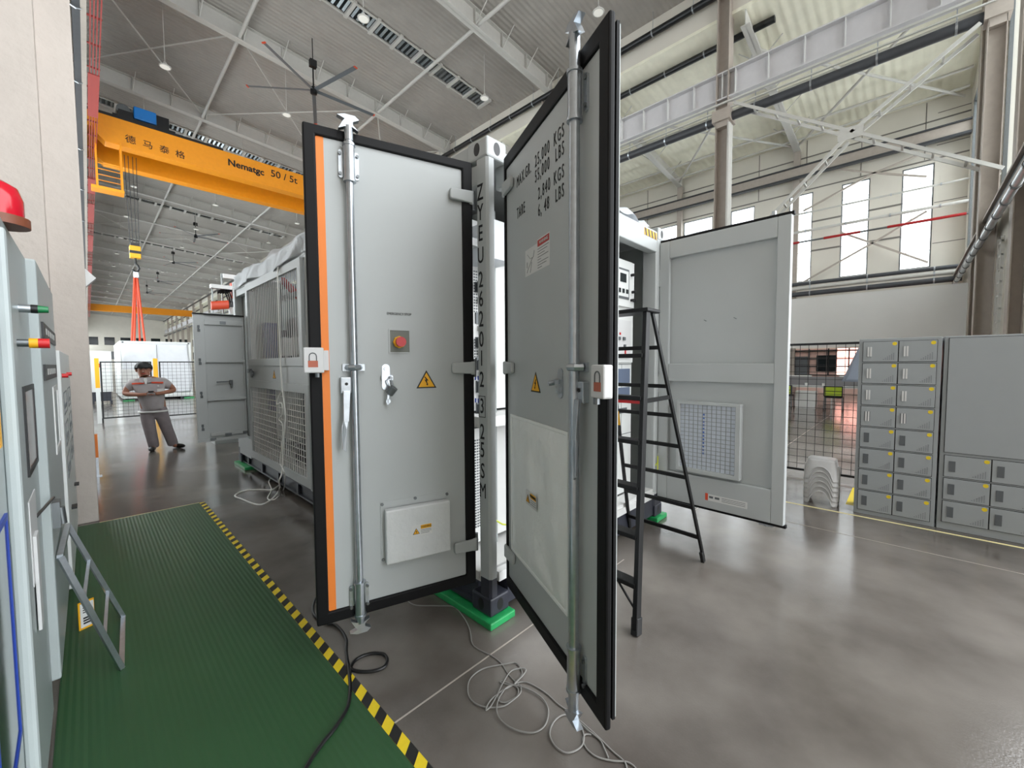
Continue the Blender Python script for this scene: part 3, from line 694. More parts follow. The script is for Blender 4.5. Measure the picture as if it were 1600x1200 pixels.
each(k, 'hook', 'steel', d3)
k = M(); k.cyl(f3(.955,-.075,.30), f3(.955,-.075,.20), .017, 10); k.box(*nb(f3, .90, -.09, .205, 1.01, -.06, .218)); k.cyl(f3(.955,-.075,2.80), f3(.955,-.075,2.87), .017, 10); k.obj('cam', 'zinc', d3, smooth=True)
for z in (2.45, 1.40, .62):
    k = M().box((2.315, -.012, z-.08), (2.345, .02, z+.08)); k.obj('hinge', 'paint', CT)
# DOOR 4 (small side door far left)
d4, f4, w4 = door(-.03, 5.32, -.62, 5.335, 1); d4.name = 'side_door'
tag(d4, 'small side door opened outward with two ribs and a lever')
M().box(*nb(f4, .0, -.05, .53, .595, -.015, 2.33)).obj('door_panel', 'paint', d4)
k = M(); k.box(*nb(f4, .47, -.015, .53, .595, .004, 2.33)); k.box(*nb(f4, 0, -.015, .53, .02, .004, 2.33))
for z in (1.655, 1.11): k.box(*nb(f4, .0, -.015, z, .47, .02, z+.035))
k.box(*nb(f4, 0, -.015, 2.19, .47, .01, 2.26)); k.box(*nb(f4, 0, -.015, .60, .45, .01, .65)); k.box(*nb(f4, 0, -.015, .53, .6, .02, .57))
k.obj('door_rib', 'paint', d4, bevel=.003)
k = M().box(*nb(f4, -.005, -.05, 2.33, .60, .02, 2.345)); k.obj('door_gasket', 'rubber', d4)
k = M()
for z in (2.13, 1.668, 1.2, .737): k.box(*nb(f4, .52, .004, z-.045, .55, .014, z-.008)); k.box(*nb(f4, .525, .004, z+.008, .552, .014, z+.045)); k.box(*nb(f4, .53, .004, z-.01, .545, .018, z+.01))
each(k, 'hinge_plate', 'locker_dark', d4, 3)
k = M(); k.bar(f4(.36,.03,1.375), f4(.2,.03,1.38), .012, .014); k.box(*nb(f4, .165, -.0, 1.345, .205, .035, 1.40)); k.box(*nb(f4, .165, 0, 1.29, .185, .03, 1.35)); k.obj('lever', 'locker_dark', d4)
k = M(); k.box(*nb(f4, .22, .01, 2.205, .29, .02, 2.245)); k.box(*nb(f4, .2, .01, .59, .28, .02, .625)); k.box(*nb(f4, .0, .01, .60, .06, .02, .635)); k.box(*nb(f4, .39, .02, .55, .46, .03, .575)); each(k, 'bolt', 'steel', d4)

# green pads under the container
pads = [((-.036,-.038,0), (.18,1.25,.046)), ((2.27,-.03,0), (2.5,.35,.046)), ((-.055,5.45,0), (.2,6.1,.046)), ((2.27,5.6,0), (2.5,6.1,.046))]
lbs = ['green taped pad strip under the near corner of the container', 'green pad under the far right corner of the container behind the ladder', 'green pad under the far left end of the container', 'green pad under the hidden back corner of the container']
for (a, c), l in list(zip(pads, lbs))[:3]: tag(M().box(a, c).obj('floor_pad', 'green_pad', bevel=.008), l, 'pad', 'green pads under the container')
# plastic film on the roof
random.seed(3)
def filmf(u, v):
    yy = 2.0+3.75*v
    if u < .35:
        s = u/.35; x = -.028-.03*math.sin(v*19)*(1-s)+.0; z = 2.76+.16*math.sin(v*5.2+.4)**2*0.4+(2.965-2.76)*s
        if v > .55: z -= 0
        x -= .01*math.sin(v*43+s*3)
    else:
        s = (u-.35)/.65; x = -.025+1.5*s; z = 2.965+.05*abs(math.sin(v*9+s*4))+.035*math.sin(v*27+s*9)+.06*s
        z += .10*max(0, math.sin(v*6.5-.5))*math.sin(min(1,s*3)*PI/2)
    return (x, yy+.03*math.sin(u*12+v*8), max(z, 2.955 if u >= .35 else 2.6))
tag(M().grid(filmf, 26, 70).obj('plastic_sheet', 'film', smooth='all', solid=.002), 'crumpled white plastic sheeting draped over the container roof', 'plastic sheet')
tag(M().grid(lambda u, v: (1.2+.95*u, .02+.5*v+.03*math.sin(u*9), 2.955+.05*abs(math.sin(u*7+v*3))-.06*(v < .05)), 20, 10).obj('plastic_sheet', 'film', smooth='all', solid=.002), 'loose plastic film on the container roof above the ladder', 'plastic sheet')
# white rope hanging from the roof
pts = [onx(432, 425, -.06), onx(434, 450, -.06), onx(438, 560, -.06), onx(441, 605, -.06), onx(446, 650, -.06), onx(443, 690, -.07), onx(441, 735, -.08), onx(436, 752, -.12)]
pts[0] = Vector((-.04, pts[0].y, 2.78))
fl = [onz(x, y, .007) for x, y in ((437,762),(430,775),(415,786),(400,788),(378,780),(367,774),(385,766),(410,765),(425,765),(436,758))]
pts2 = [onx(441,610,-.062), onx(434,622,-.062), onx(433,632,-.062), onx(440,630,-.062), onx(442,645,-.062), onx(436,655,-.062), onx(442,665,-.062), onx(440,700,-.062), onx(438,725,-.065)]
def cr(pts, n=6):      # catmull-rom
    P = [pts[0]]+list(pts)+[pts[-1]]; out = []
    for i in range(1, len(P)-2):
        a, b_, c, d = [Vector(q) for q in P[i-1:i+3]]
        for k in range(n):
            t = k/n; out.append(.5*((2*b_)+(c-a)*t+(2*a-5*b_+4*c-d)*t*t+(3*b_-a-3*c+d)*t**3))
    out.append(Vector(pts[-1])); return out
rp = M(); rp.tube(cr(pts+fl), .009, 6); rp.tube(cr(pts2), .008, 6)
rp.tube(cr([onx(438,725,-.07), onx(445,742,-.09)]+[onz(x,y,.008) for x, y in ((443,765),(432,778),(424,781),(418,778),(424,765),(420,752),(428,745),(437,750))]), .006, 6)
tag(rp.obj('rope', 'rope_white', smooth=True), 'thin white rope hanging down the mesh doors and coiled on the floor', 'rope')

# ================================================================== STEP LADDER
LD = E('step_ladder', 'black metal A-frame step ladder standing by the open container end', 'ladder', (1.14, -.4, 0))
LD.location = (0,0,0)
A0 = Vector((.543,-.683,0)); B0 = Vector((1.745,-.653,0)); C0 = Vector((1.80,.02,0)); D0 = Vector((.60,-.01,0))
AT = Vector((1.01,-.50,1.965)); BT = Vector((1.10,-.50,1.965)); CTp = Vector((1.11,-.135,1.965)); DT = Vector((1.02,-.135,1.965))
LD.location = ((A0+B0+C0+D0)/4); OFF = -LD.location
def lad(n, m, mm, **k): o = m.obj(n, mm, LD, **k); o.location = OFF; return o
for n_, a, t, ww in (('leg', A0, AT, .055), ('leg', D0, DT, .055), ('leg', B0, BT, .035), ('leg', C0, CTp, .035)):
    lad('leg', M().bar(a+Vector((0,0,.03)), t, ww*.55, ww, up=(1,0,0)), 'blackpaint', bevel=.004)
    d_ = (t-a).normalized(); lad('foot', M().bar(a, a+d_*.10, ww*.8, ww*1.15, up=(1,0,0)), 'black', bevel=.006)
tp = M(); tp.box((.965,-.53,1.962), (1.165,-.10,1.99)); lad('top_cap', tp, 'blackpaint', bevel=.008)
for z in (1.66, 1.38, 1.10, .82, .54, .27):
    k = z/1.96; a = A0.lerp(AT, k); d_ = D0.lerp(DT, k)
    st = M().bar(a+Vector((-.0,0,0)), d_, .085, .028); lad('step', st, 'blackpaint', bevel=.004)
for z in (1.72, 1.44, 1.22, .98, .73, .48, .22):
    k = z/1.96; a = B0.lerp(BT, k); d_ = C0.lerp(CTp, k)
    lad('rung', M().bar(a, d_, .02, .028), 'blackpaint')
k = 1.36/1.96
lad('spreader', M().bar(A0.lerp(AT, k), B0.lerp(BT, k-.0), .012, .03), 'blackpaint')
sp_ = M(); a = D0.lerp(DT, k)+Vector((.02,0,-.02)); c = A0.lerp(AT, k)+Vector((.02,.06,-.02)); 
lad('tool_tray', M().box((.86,-.55,1.345), (.93,-.30,1.365)), 'red')
lad('brace', M().bar(A0.lerp(AT, .14)+Vector((0,.16,0)), A0.lerp(AT, .06), .008, .012), 'blackpaint')
lad('warning_sticker', M().bar(C0.lerp(CTp, .62)+Vector((-.02,-.01,0)), C0.lerp(CTp, .56)+Vector((-.02,-.01,0)), .03, .004), 'yellow')

# ================================================================== LOCKERS
def pct(y0, z0): pass
def locker(name, lbl, y0, y1, rows, cols, z0, z1, big=None, handle_bright=0):
    o = E(name, lbl, 'locker', (4.0, y0, 0))
    b_ = M().box((0, 0, 0), (.42, y1-y0, 1.85)); b_.obj('locker_body', 'locker', o, bevel=.004)
    W = y1-y0; s = 1 if W > 0 else -1; W = abs(W)
    rh = (z1-z0)/rows; cw = (W-.06)/cols
    num = 1
    for r in range(rows):
        for c in range(cols):
            ya = .03+c*cw+.004; yb = .03+(c+1)*cw-.004; za = z1-(r+1)*rh+.008; zb = z1-r*rh-.012
            d = M().box((-.012, s*ya, za), (0, s*yb, zb)).obj('locker_door', 'locker', o, bevel=.002)
            M().box((-.004, s*(ya-.004), za-.004), (-.001, s*(yb+.004), zb+.004)).obj('door_gap', 'black', d)
            h = M().box((-.016, s*(ya+.03), (za+zb)/2-.05), (-.012, s*(ya+.072), (za+zb)/2+.05)); hh = h.obj('handle', 'locker' if r < 3 and rows == 8 else 'locker_dark', d)
            if r < 4 and rows == 8:
                q = M(); q.box((-.02, s*(ya+.035), (za+zb)/2-.05), (-.016, s*(ya+.048), (za+zb)/2+.05)); q.box((-.02, s*(ya+.055), (za+zb)/2-.05), (-.016, s*(ya+.068), (za+zb)/2+.05)); q.obj('handle_bar', 'white', hh)
            M().prism([(-.0125-.0008, s*(yb-.025)+.018*math.cos(a*PI/6), zb-.024+.018*math.sin(a*PI/6)) for a in range(12)], (.0008,0,0)).obj('number_sticker', 'tape_yellow', d)
            v = M()
            for i in range(6):
                for j in range(i+1): v.box((-.0135, s*(yb-.03-.015*j)-.003, za+.02+.012*(5-i)), (-.0125, s*(yb-.03-.015*j)+.003, za+.025+.012*(5-i)))
            v.obj('vent_slot', 'locker_dark', d)
    if big: 
        q = M().box((-.014, s*.03, big[0]), (0, s*(W-.03), big[1])).obj('locker_panel', 'locker', o, bevel=.002)
        M().box((-.004, s*.026, big[0]-.004), (-.001, s*(W-.026), big[1]+.004)).obj('door_gap', 'black', q)
    return o
def seams(o, ys, zs_, y0, y1):
    pass
locker('locker', 'grey locker with eight rows of small doors in two columns', -1.425, -2.03, 8, 2, .04, 1.83)
locker('locker', 'wide grey locker with a big blank panel above three rows of doors', -2.045, -3.0, 3, 3, .07, .73, (.75, 1.83))

# floor tapes near the lockers
S(M().box((3.865, -3.3, 0), (3.9, .6, .0012)).obj('trim_6', 'cream'))
S(M().box((4.25, -1.42, 0), (5.1, -1.34, .0012)).obj('trim_7', 'tape_yellow'))
# stool stack
for k in range(6):
    z0 = .055*k; l = ['bottom', 'second lowest', 'third lowest', 'third from top', 'second from top', 'topmost'][k]
    st = M(); X0, X1, Y0, Y1 = 4.03, 4.27, -1.27, -.99; h = .235
    def shell(u, v):      # u around, v down
        a = 2*PI*u; t = .02+.035*v; cx, cy = (X0+X1)/2, (Y0+Y1)/2; rx, ry = (X1-X0)/2-.035+t, (Y1-Y0)/2-.035+t
        n = 5; ca, sa = math.cos(a), math.sin(a); m_ = (abs(ca)**n+abs(sa)**n)**(-1/n)
        arch = max(abs(ca), abs(sa))*m_
        low = z0+h-v*h
        side = min(abs(ca), abs(sa))*m_    # 0 mid side, 1 corner
        lim = z0+.16*math.sqrt(max(0, 1-(side/.66)**2))
        return (cx+rx*ca*m_, cy+ry*sa*m_, max(low, lim))
    st.grid(shell, 97, 14)
    top = [shell(i/96, 0) for i in range(96)]
    st.add(top, [tuple(range(96))])
    tag(st.obj('plastic_stool', 'plastic', smooth=True, solid=.004), 'white plastic step stool, %s of the stack beside the lockers' % l, 'stool', 'stacked white plastic stools')

# ================================================================== FENCES
def fence(name, label, p0, p1, zb, zt, n_posts=(), cell=.1, mesh='black', frame=.03, group=None):
    a = Vector((p0[0], p0[1], 0)); c = Vector((p1[0], p1[1], 0)); d = (c-a); L = d.length; d.normalize()
    o = E(name, label, 'fence', a, math.atan2(d.y, d.x), group)
    M().ring([(0,-.015,zb),(L,-.015,zb),(L,-.015,zt),(0,-.015,zt)], [(frame,-.015,zb+frame),(L-frame,-.015,zb+frame),(L-frame,-.015,zt-frame),(frame,-.015,zt-frame)], (0,.03,0)).obj('fence_frame', 'black', o)
    g = M(); n = int(L/cell); r = .003
    for k in range(1, n): x = k*L/n; g.box((x-r,-r,zb), (x+r,r,zt))
    n = int((zt-zb)/cell)
    for k in range(1, n): z = zb+k*(zt-zb)/n; g.box((0,-r+.004,z-r), (L,r+.004,z+r))
    g.obj('wire_mesh', 'black', o)
    return o
def fpost(parent, x, z0, z1, m, s=.05, n='fence_post'): return M().box((x-s/2,-s/2,z0), (x+s/2,s/2,z1)).obj(n, m, parent)
f_ = fence('wire_fence', 'black wire mesh fence behind the lockers and stools', (5.35, 2.6), (5.35, -3.2), .07, 1.875)
for x in (.0, 1.9, 4.15, 5.8): fpost(f_, x, 0, 1.875, 'black')
f_ = fence('wire_fence', 'low wire fence panel left of the yellow post behind the person', (-1.43, 14.5), (-.34, 14.5), .12, 1.74, frame=.035)
fpost(f_, -.06, 1.0, 1.83, 'yellow', .09); fpost(f_, -.06, 0, 1.0, 'mccwhite', .09); fpost(f_, 0, 0, .14, 'black')
f_ = fence('wire_fence', 'wire fence panel right of the yellow post behind the person', (-.17, 14.5), (3.2, 14.5), .06, 1.74, frame=.035)
fpost(f_, -.08, 0, 1.83, 'yellow', .10); fpost(f_, 1.6, 0, 1.74, 'black'); fpost(f_, 3.37, 0, 1.83, 'yellow', .1)
b_ = E('floor_bollard', 'small orange topped steel bracket post at the foot of the pillar', 'post', (-1.635, 6.7, 0))
M().box((-.03,-.03,.0), (.03,.03,.28)).obj('post_tube', 'zinc', b_); M().box((-.032,-.032,.28), (.032,.032,.62)).obj('post_sleeve', 'orange_paint', b_); M().box((-.05,-.05,0), (.06,.05,.012)).obj('post_plate', 'zinc', b_)

# ================================================================== PILLAR, CARPET, LEFT CABINETS
S(M().box((-2.3, 4.22, 0), (-1.64, 4.9, 14)).obj('wall_pillar', 'plaster', bevel=.01))
S(M().box((-2.7, 4.30, 0), (-1.86, 4.85, 14)).obj('wall_pilaster', 'plaster'))
S(M().box((-2.7, 4.0, 1.0), (-1.88, 4.3, 14)).obj('wall_pilaster_front', 'plaster'))
ca = E('anti_slip_mat', 'green ribbed rubber mat with a black and yellow striped edge', 'mat', (-1.8, -1.9, 0))
M().box((-.02, -.6, 0), (.985, 6.04, .006)).obj('mat_sheet', 'green_mat', ca)
tp = M().box((.985, -.6, 0), (1.035, 6.02, .007)).obj('edge_tape', 'tape_yellow', ca)
k = M(); y = -.6; i = 0
while y < 5.95: k.prism([(.985,y,.0072),(1.035,y+.04,.0072),(1.035,y+.105,.0072),(.985,y+.065,.0072)], (0,0,.0006)); y += .13
k.obj('tape_stripe', 'tape_black', tp)
M().box((.16, 6.03, 0), (.985, 6.045, .0065)).obj('edge_strip', 'cream', ca)

def cab(name, label, y0, y1, xf, h=2.09, loc=None):
    o = E(name, label, 'cabinet', (xf, y0, 0)); return o
c0 = E('control_cabinet', 'light grey control cabinet with a blue framed window at the left edge', 'cabinet', (-1.83, -.9, 0))
M().box((-.5, 0, .03), (0, .9, 2.09)).obj('cabinet_body', 'cabinet', c0, bevel=.006)
M().ring([(0,.5,.55),(0,.85,.60),(0,.85,1.22),(0,.5,1.22)], [(0,.515,.565),(0,.835,.615),(0,.835,1.205),(0,.515,1.205)], (.006,0,0)).obj('window_frame', 'blue', c0)
M().box((.001,.515,.58), (.003,.835,1.205)).obj('window_pane', 'dark_glass', c0)
M().box((0,.82,1.40), (.004,.86,1.52)).obj('orange_label', 'yellow', c0)
M().box((0,.80,1.66), (.006,.88,1.74)).obj('name_tag', 'black', c0)
c1 = E('control_cabinet', 'light grey control cabinet with signal buttons and a red beacon on top', 'cabinet', (-1.83, 0, 0))
M().box((-.5, 0.001, .03), (0, 1.0, 2.09)).obj('cabinet_body', 'cabinet', c1, bevel=.006)
M().box((0, .0, .03), (.03, .03, 2.0)).obj('door_edge', 'cabinet', c1, bevel=.01)
k = M().cyl((.0,.62,1.835), (.045,.62,1.835), .016, 14); s_ = k.obj('signal_lamp', 'zinc', c1, smooth=True)
M().cyl((.03,.62,1.835), (.048,.62,1.835), .0165, 14).obj('lamp_collar', 'black', s_, smooth=True)
M().cyl((.048,.62,1.835), (.075,.62,1.835), .015, 14, .012).obj('lamp_lens', 'green', s_, smooth=True)
s_ = M().cyl((.0,.5,1.70), (.03,.5,1.70), .014, 14).obj('stop_switch', 'steel', c1, smooth=True)
M().cyl((.028,.5,1.70), (.05,.5,1.70), .018, 14).obj('switch_collar', 'yellow', s_, smooth=True)
M().cyl((.05,.5,1.70), (.078,.5,1.70), .018, 14).obj('switch_button', 'red', s_, smooth=True)
wf = M().ring([(0,.56,1.20),(0,.95,1.20),(0,.95,1.54),(0,.56,1.54)], [(0,.58,1.22),(0,.93,1.22),(0,.93,1.52),(0,.58,1.52)], (.006,0,0)).obj('window_frame', 'black', c1)
M().box((.0,.58,1.22), (.003,.93,1.52)).obj('window_pane', mat('amber_glass', (120, 92, 84), .15), wf)
k = M(); k.box((0,.50,.80), (.004,.74,1.12)); k.box((.004,.53,.62), (.014,.62,.98)); hl = k.obj('door_handle', 'plastic', c1, bevel=.004)
bc = M().lathe([(.075,0),(.075,.03),(.06,.032)], (-.02,.42,2.09), 20); bo = bc.obj('beacon_base', 'wood', c1, smooth=True)
M().lathe([(.062,.0),(.062,.06),(.05,.10),(.02,.12)], (-.02,.42,2.12), 20).obj('beacon_dome', mat('beacon_red', (190, 20, 40), .15), bo, smooth=True)
c2 = E('control_cabinet', 'light grey control cabinet standing proud with a door latch and name tags', 'cabinet', (-1.80, 1.001, 0))
M().box((-.5, 0, .16), (0, 1.22, 2.09)).obj('cabinet_body', 'cabinet', c2, bevel=.008)
M().box((-.5, 0.02, 0.0), (-.05, 1.2, .16)).obj('plinth', 'paint_dark', c2)
for (px_, py_, qx_, qy_) in ((68,515,87,530),(71,577,89,582)):
    a_ = onx(px_, py_, -1.793)-Vector((-1.8,1.001,0)); b_2 = onx(qx_, qy_, -1.793)-Vector((-1.8,1.001,0)); z = (a_.z+b_2.z)/2-.01; y0_ = a_.y
    t_ = M().box((0,a_.y,z-.03), (.007,b_2.y,z+.045)).obj('name_tag', 'black', c2)
    k = M()
    for i in range(5): k.box((.007,y0_+(b_2.y-y0_)*(.15+.15*i),z-.005), (.0075,y0_+(b_2.y-y0_)*(.24+.15*i),z+.025))
    k.obj('tag_lettering', 'white', t_)
M().ring([(0,.62,1.12),(0,1.05,1.12),(0,1.05,1.5),(0,.62,1.5)], [(0,.65,1.15),(0,1.02,1.15),(0,1.02,1.47),(0,.65,1.47)], (.005,0,0)).obj('window_frame', 'white', c2)
k = M(); k.cyl((-.03,-.25,1.0), (.01,-.02,1.02), .006, 8); k.box((0,.04,.86), (.025,.12,.98)); k.cyl((.025,.07,.95), (.03,.07,.87), .016, 10); k.obj('latch', 'steel', c2, smooth=True)
mc = []
for i, (ya, yb) in enumerate(((2.25,3.1),(3.1,4.1))):
    o = E('switch_cabinet', ['white low cabinet with framed meters, next to the proud grey cabinet', 'white low cabinet with framed meters, against the pillar'][i], 'cabinet', (-1.785, ya, 0), group='white meter cabinets')
    W = yb-ya
    M().box((-.4,.001,.1), (0,W-.001,1.72)).obj('cabinet_body', 'mccwhite', o, bevel=.004)
    M().box((-.38,.001,0), (-.05,W-.001,.1)).obj('plinth', 'mccwhite', o)
    fr = M(); m2 = M()
    for z in (1.35, 1.13, .9):
        fr.ring([(0,.2,z-.08),(0,.7,z-.08),(0,.7,z+.08),(0,.2,z+.08)], [(0,.215,z-.072),(0,.685,z-.072),(0,.685,z+.072),(0,.215,z+.072)], (.003,0,0))
        for k in range(4): m2.box((0,.26+k*.1,z-.04), (.003,.31+k*.1,z-.01))
    fo = fr.obj('panel_frame', 'locker_dark', o); each(m2, 'switch', 'locker_dark', fo)
    M().cyl((0,.15,1.55), (.03,.15,1.55), .015, 10).obj('stop_button', 'red', o, smooth=True)
    M().box((-.001,.4,.55), (.03,.5,.565)).obj('knob', 'black', o)
# leaning metal frame
lf = E('metal_frame', 'bare aluminium frame leaning against the grey cabinet on the green mat', 'frame', (-1.6, 1.45, .012))
a = Vector((-1.597,1.16,.012)); b2 = Vector((-1.565,1.76,.012)); c = Vector((-1.775,1.66,.70)); dd = Vector((-1.785,1.06,.715))
O_ = Vector(lf.location)
k = M()
for p, q in ((a, b2), (b2, c), (c, dd), (dd, a)): k.bar(p-O_, q-O_, .022, .022)
for t in (.36, .7): k.bar(dd.lerp(a, t)-O_, c.lerp(b2, t)-O_, .014, .014)
k.obj('frame_bar', 'zinc', lf)
# yellow edged sign on the floor
sg_ = E('floor_sign', 'small yellow edged white notice standing on the mat under the leaning frame', 'sign', (-1.76, 1.78, .006), math.radians(25))
M().box((-.0,-.005,0), (.075,.002,.17)).obj('sign_border', 'yellow', sg_)
sb = M().box((.008,-.0065,.012), (.072,-.005,.16)).obj('sign_face', 'white', sg_)
k = M()
for i in range(3): k.box((.02,-.0072,.03+.016*i), (.06,-.0065,.04+.016*i)); k.box((.02,-.0072,.10+.014*i), (.055,-.0065,.106+.014*i))
k.obj('sign_lettering', 'ink', sb)

# ================================================================== CABLES ON THE FLOOR
wc = M()
def floor_wire(m, pix, r, z=None):
    pts = cr([onz(x, y, (z or r)+.0) for x, y in pix], 6); m.tube(pts, r, 6)
Z = lambda x, y: (480+x/2.5806, 900+y/2.5806)
floor_wire(wc, [Z(*p) for p in ((395,75),(405,100),(440,118),(520,120),(590,125),(630,165),(655,215),(665,270),(690,295),(740,320),(780,350),(810,395),(838,425),(855,440))], .0035)
floor_wire(wc, [Z(*p) for p in ((855,440),(820,440),(780,430),(790,425),(830,440),(850,455),(845,485),(800,510),(770,500),(775,470),(820,445),(850,430),(890,430),(960,470),(1010,515),(1060,550),(1090,575),(1130,610),(1180,655),(1230,705),(1280,750),(1290,790))], .0035, .005)
floor_wire(wc, [Z(*p) for p in ((835,435),(870,400),(882,378),(860,372),(820,385),(790,430),(765,480),(740,525),(720,540),(740,500),(790,460),(830,440),(900,460),(950,495),(972,540),(965,590),(940,620),(900,632),(840,620),(790,590),(765,550),(770,500),(800,450))], .0035, .008)
floor_wire(wc, [Z(*p) for p in ((838,430),(865,400),(862,375),(840,350),(800,355),(720,370),(675,395),(650,430),(650,480),(680,515),(730,530),(790,525),(830,500),(860,470),(860,440))], .0035, .006)
floor_wire(wc, [Z(*p) for p in ((1060,555),(1020,565),(990,595),(978,640),(1000,685),(1040,712),(1080,705),(1110,680),(1115,640),(1100,600),(1080,570),(1060,555))], .0035, .006)
floor_wire(wc, [Z(*p) for p in ((1145,640),(1120,640),(1112,665),(1130,700),(1170,730),(1230,745),(1290,750),(1325,775),(1330,800))], .0035, .005)
floor_wire(wc, [Z(*p) for p in ((1080,570),(1130,620),(1180,660),(1200,700),(1215,735))], .0035, .007)
tag(wc.obj('grey_wire', 'cable_grey', smooth=True), 'long thin light grey wire lying in loose loops on the floor', 'cable')
bc = M()
pix = [(470,1215),(487,1185),(505,1160),(525,1135),(543,1105),(547,1080),(546,1055),(541,1020),(541,1000),(533,985),(522,976),(513,975)]
bc.tube(cr([onz(x, y, .011 if x > 545 or y < 1060 else .017) for x, y in pix], 6), .0085, 8)
bc.tube(cr([onz(x, y, .010) for x, y in ((541,1020),(545,1040),(555,1048),(580,1049),(600,1042),(605,1030),(598,1022),(580,1021),(560,1028),(549,1040),(547,1055))], 6), .0085, 8)
bc.tube(cr([onz(x, y, .010) for x, y in ((513,975),(492,962),(489,948),(493,935))], 6), .0085, 8)
tag(bc.obj('power_cable', 'black', smooth=True), 'thick black cable running over the striped mat edge with one loop', 'cable')

# ================================================================== ROOF STEEL
def add_beams():
    for i, yb in enumerate([-5.2]+BAYS):
        o = E('roof_beam', 'deep white roof beam spanning the hall, %s' % (['overhead'] + ['nearest the camera', 'second from the camera', 'third from the camera', 'fourth from the camera', 'fifth from the camera', 'sixth from the camera'])[i] if i < 7 else 'deep white roof beam far down the hall', 'beam', (0, yb, 0), group='white roof beams across the hall')
        if i == 0: bpy.data.objects.remove(o); continue
        z0, z1 = roofz(XL), roofz(XC); h = D
        k = M()
        k.prism([(XL,-.015,z0),(XC,-.015,z1),(XC,-.015,z1+h),(XL,-.015,z0+h)], (0,.03,0))
        for q in (0, h-.03): k.prism([(XL,-.16,z0+q),(XC,-.16,z1+q),(XC,-.16,z1+q+.03),(XL,-.16,z0+q+.03)], (0,.32,0))
        k.obj('beam_web', 'beam', o)
        if i < 8:
            s = M(); x = -1.0
            while x < 14.8:
                z = roofz(x); s.box((x-.012,-.15,z), (x+.012,.15,z+h)); 
                s.bar((x,-.15,z+.05), (x+.1,-.75,z+h), .03, .03); s.bar((x,.15,z+.05), (x+.1,.75,z+h), .03, .03)
                x += 1.55
            s.obj('stiffener', 'beam', o)
add_beams()
for i in range(len(BAYS)-1):
    y0, y1 = BAYS[i], BAYS[i+1]; far = i > 4
    for x in (3.5, 10.0):
        z = roofz(x)+.12
        tag(M().cyl((x,y0,z), (x,y1,z), .075, 6 if far else 10).obj('roof_strut', 'beam', smooth=True), ('white tube strut between roof beams at the %s of the hall, bay %s' % ('left' if x < 5 else 'right', ['nearest', 'second', 'third', 'fourth', 'fifth'][i])) if i < 5 else 'white tube strut between distant roof beams', 'strut', 'roof tube struts')
def brace_bay(y0, y1, xs, lbl):
    for a, c in zip(xs, xs[1:]):
        for p, q in (((a,y0),(c,y1)), ((a,y1),(c,y0))):
            tag(M().cyl((p[0],p[1],roofz(p[0])+.3), (q[0],q[1],roofz(q[0])+.3), .035, 6).obj('brace_rod', 'beam'), lbl, 'brace', 'diagonal roof brace rods')
brace_bay(19.7, 28, (-1.65, 3.5, 10, 15), 'thin diagonal roof brace rod in the third bay from the camera')
brace_bay(53, 61.2, (-1.65, 3.5, 10, 15), 'thin diagonal roof brace rod far down the hall')
brace_bay(-.0+3.1-8.3, 3.1, (3.5, 10, 15), 'thin diagonal roof brace rod above the container end') if False else None
# ventilator strips (skylight monitors)
for i in range(len(BAYS)-1):
    ym = (BAYS[i]+BAYS[i+1])/2-.35; o = E('roof_ventilator', ('long roof ventilator strip with louvres in the %s bay from the camera' % ['first', 'second', 'third', 'fourth'][i]) if i < 4 else 'distant roof ventilator strip with dark louvres', 'ventilator', (0, ym, 0), group='roof ventilator strips')
    if i % 2 == 0: bpy.data.objects.remove(o); continue
    x0, x1 = -1.0, 13.9
    k = M(); 
    k.prism([(x0,-.42,roofz(x0)+D-.08),(x1,-.42,roofz(x1)+D-.08),(x1,-.42,roofz(x1)+D-.02),(x0,-.42,roofz(x0)+D-.02)], (0,.07,0))
    k.prism([(x0,.42,roofz(x0)+D-.08),(x1,.42,roofz(x1)+D-.08),(x1,.42,roofz(x1)+D-.02),(x0,.42,roofz(x0)+D-.02)], (0,.07,0))
    n = 14
    for j in range(n+1):
        x = x0+(x1-x0)*j/n; z = roofz(x)+D; k.box((x-.07,-.5,z-.14), (x+.07,.5,z-.02))
    k.obj('ventilator_frame', 'beam', o)
    M().prism([(x0,-.36,roofz(x0)+D-.03),(x1,-.36,roofz(x1)+D-.03),(x1,-.36,roofz(x1)+D-.02),(x0,-.36,roofz(x0)+D-.02)], (0,.74,0)).obj('dark_cavity', 'dark_glass', o)
    if i < 5:
        k = M()
        for j in range(n):
            for s in (.2, .42, .64, .84):
                x = x0+(x1-x0)*(j+s)/n; z = roofz(x)+D-.05; k.bar((x,-.33,z), (x,.33,z), .10, .012, up=(.55,0,1))
        k.obj('louvre', 'louver', o)
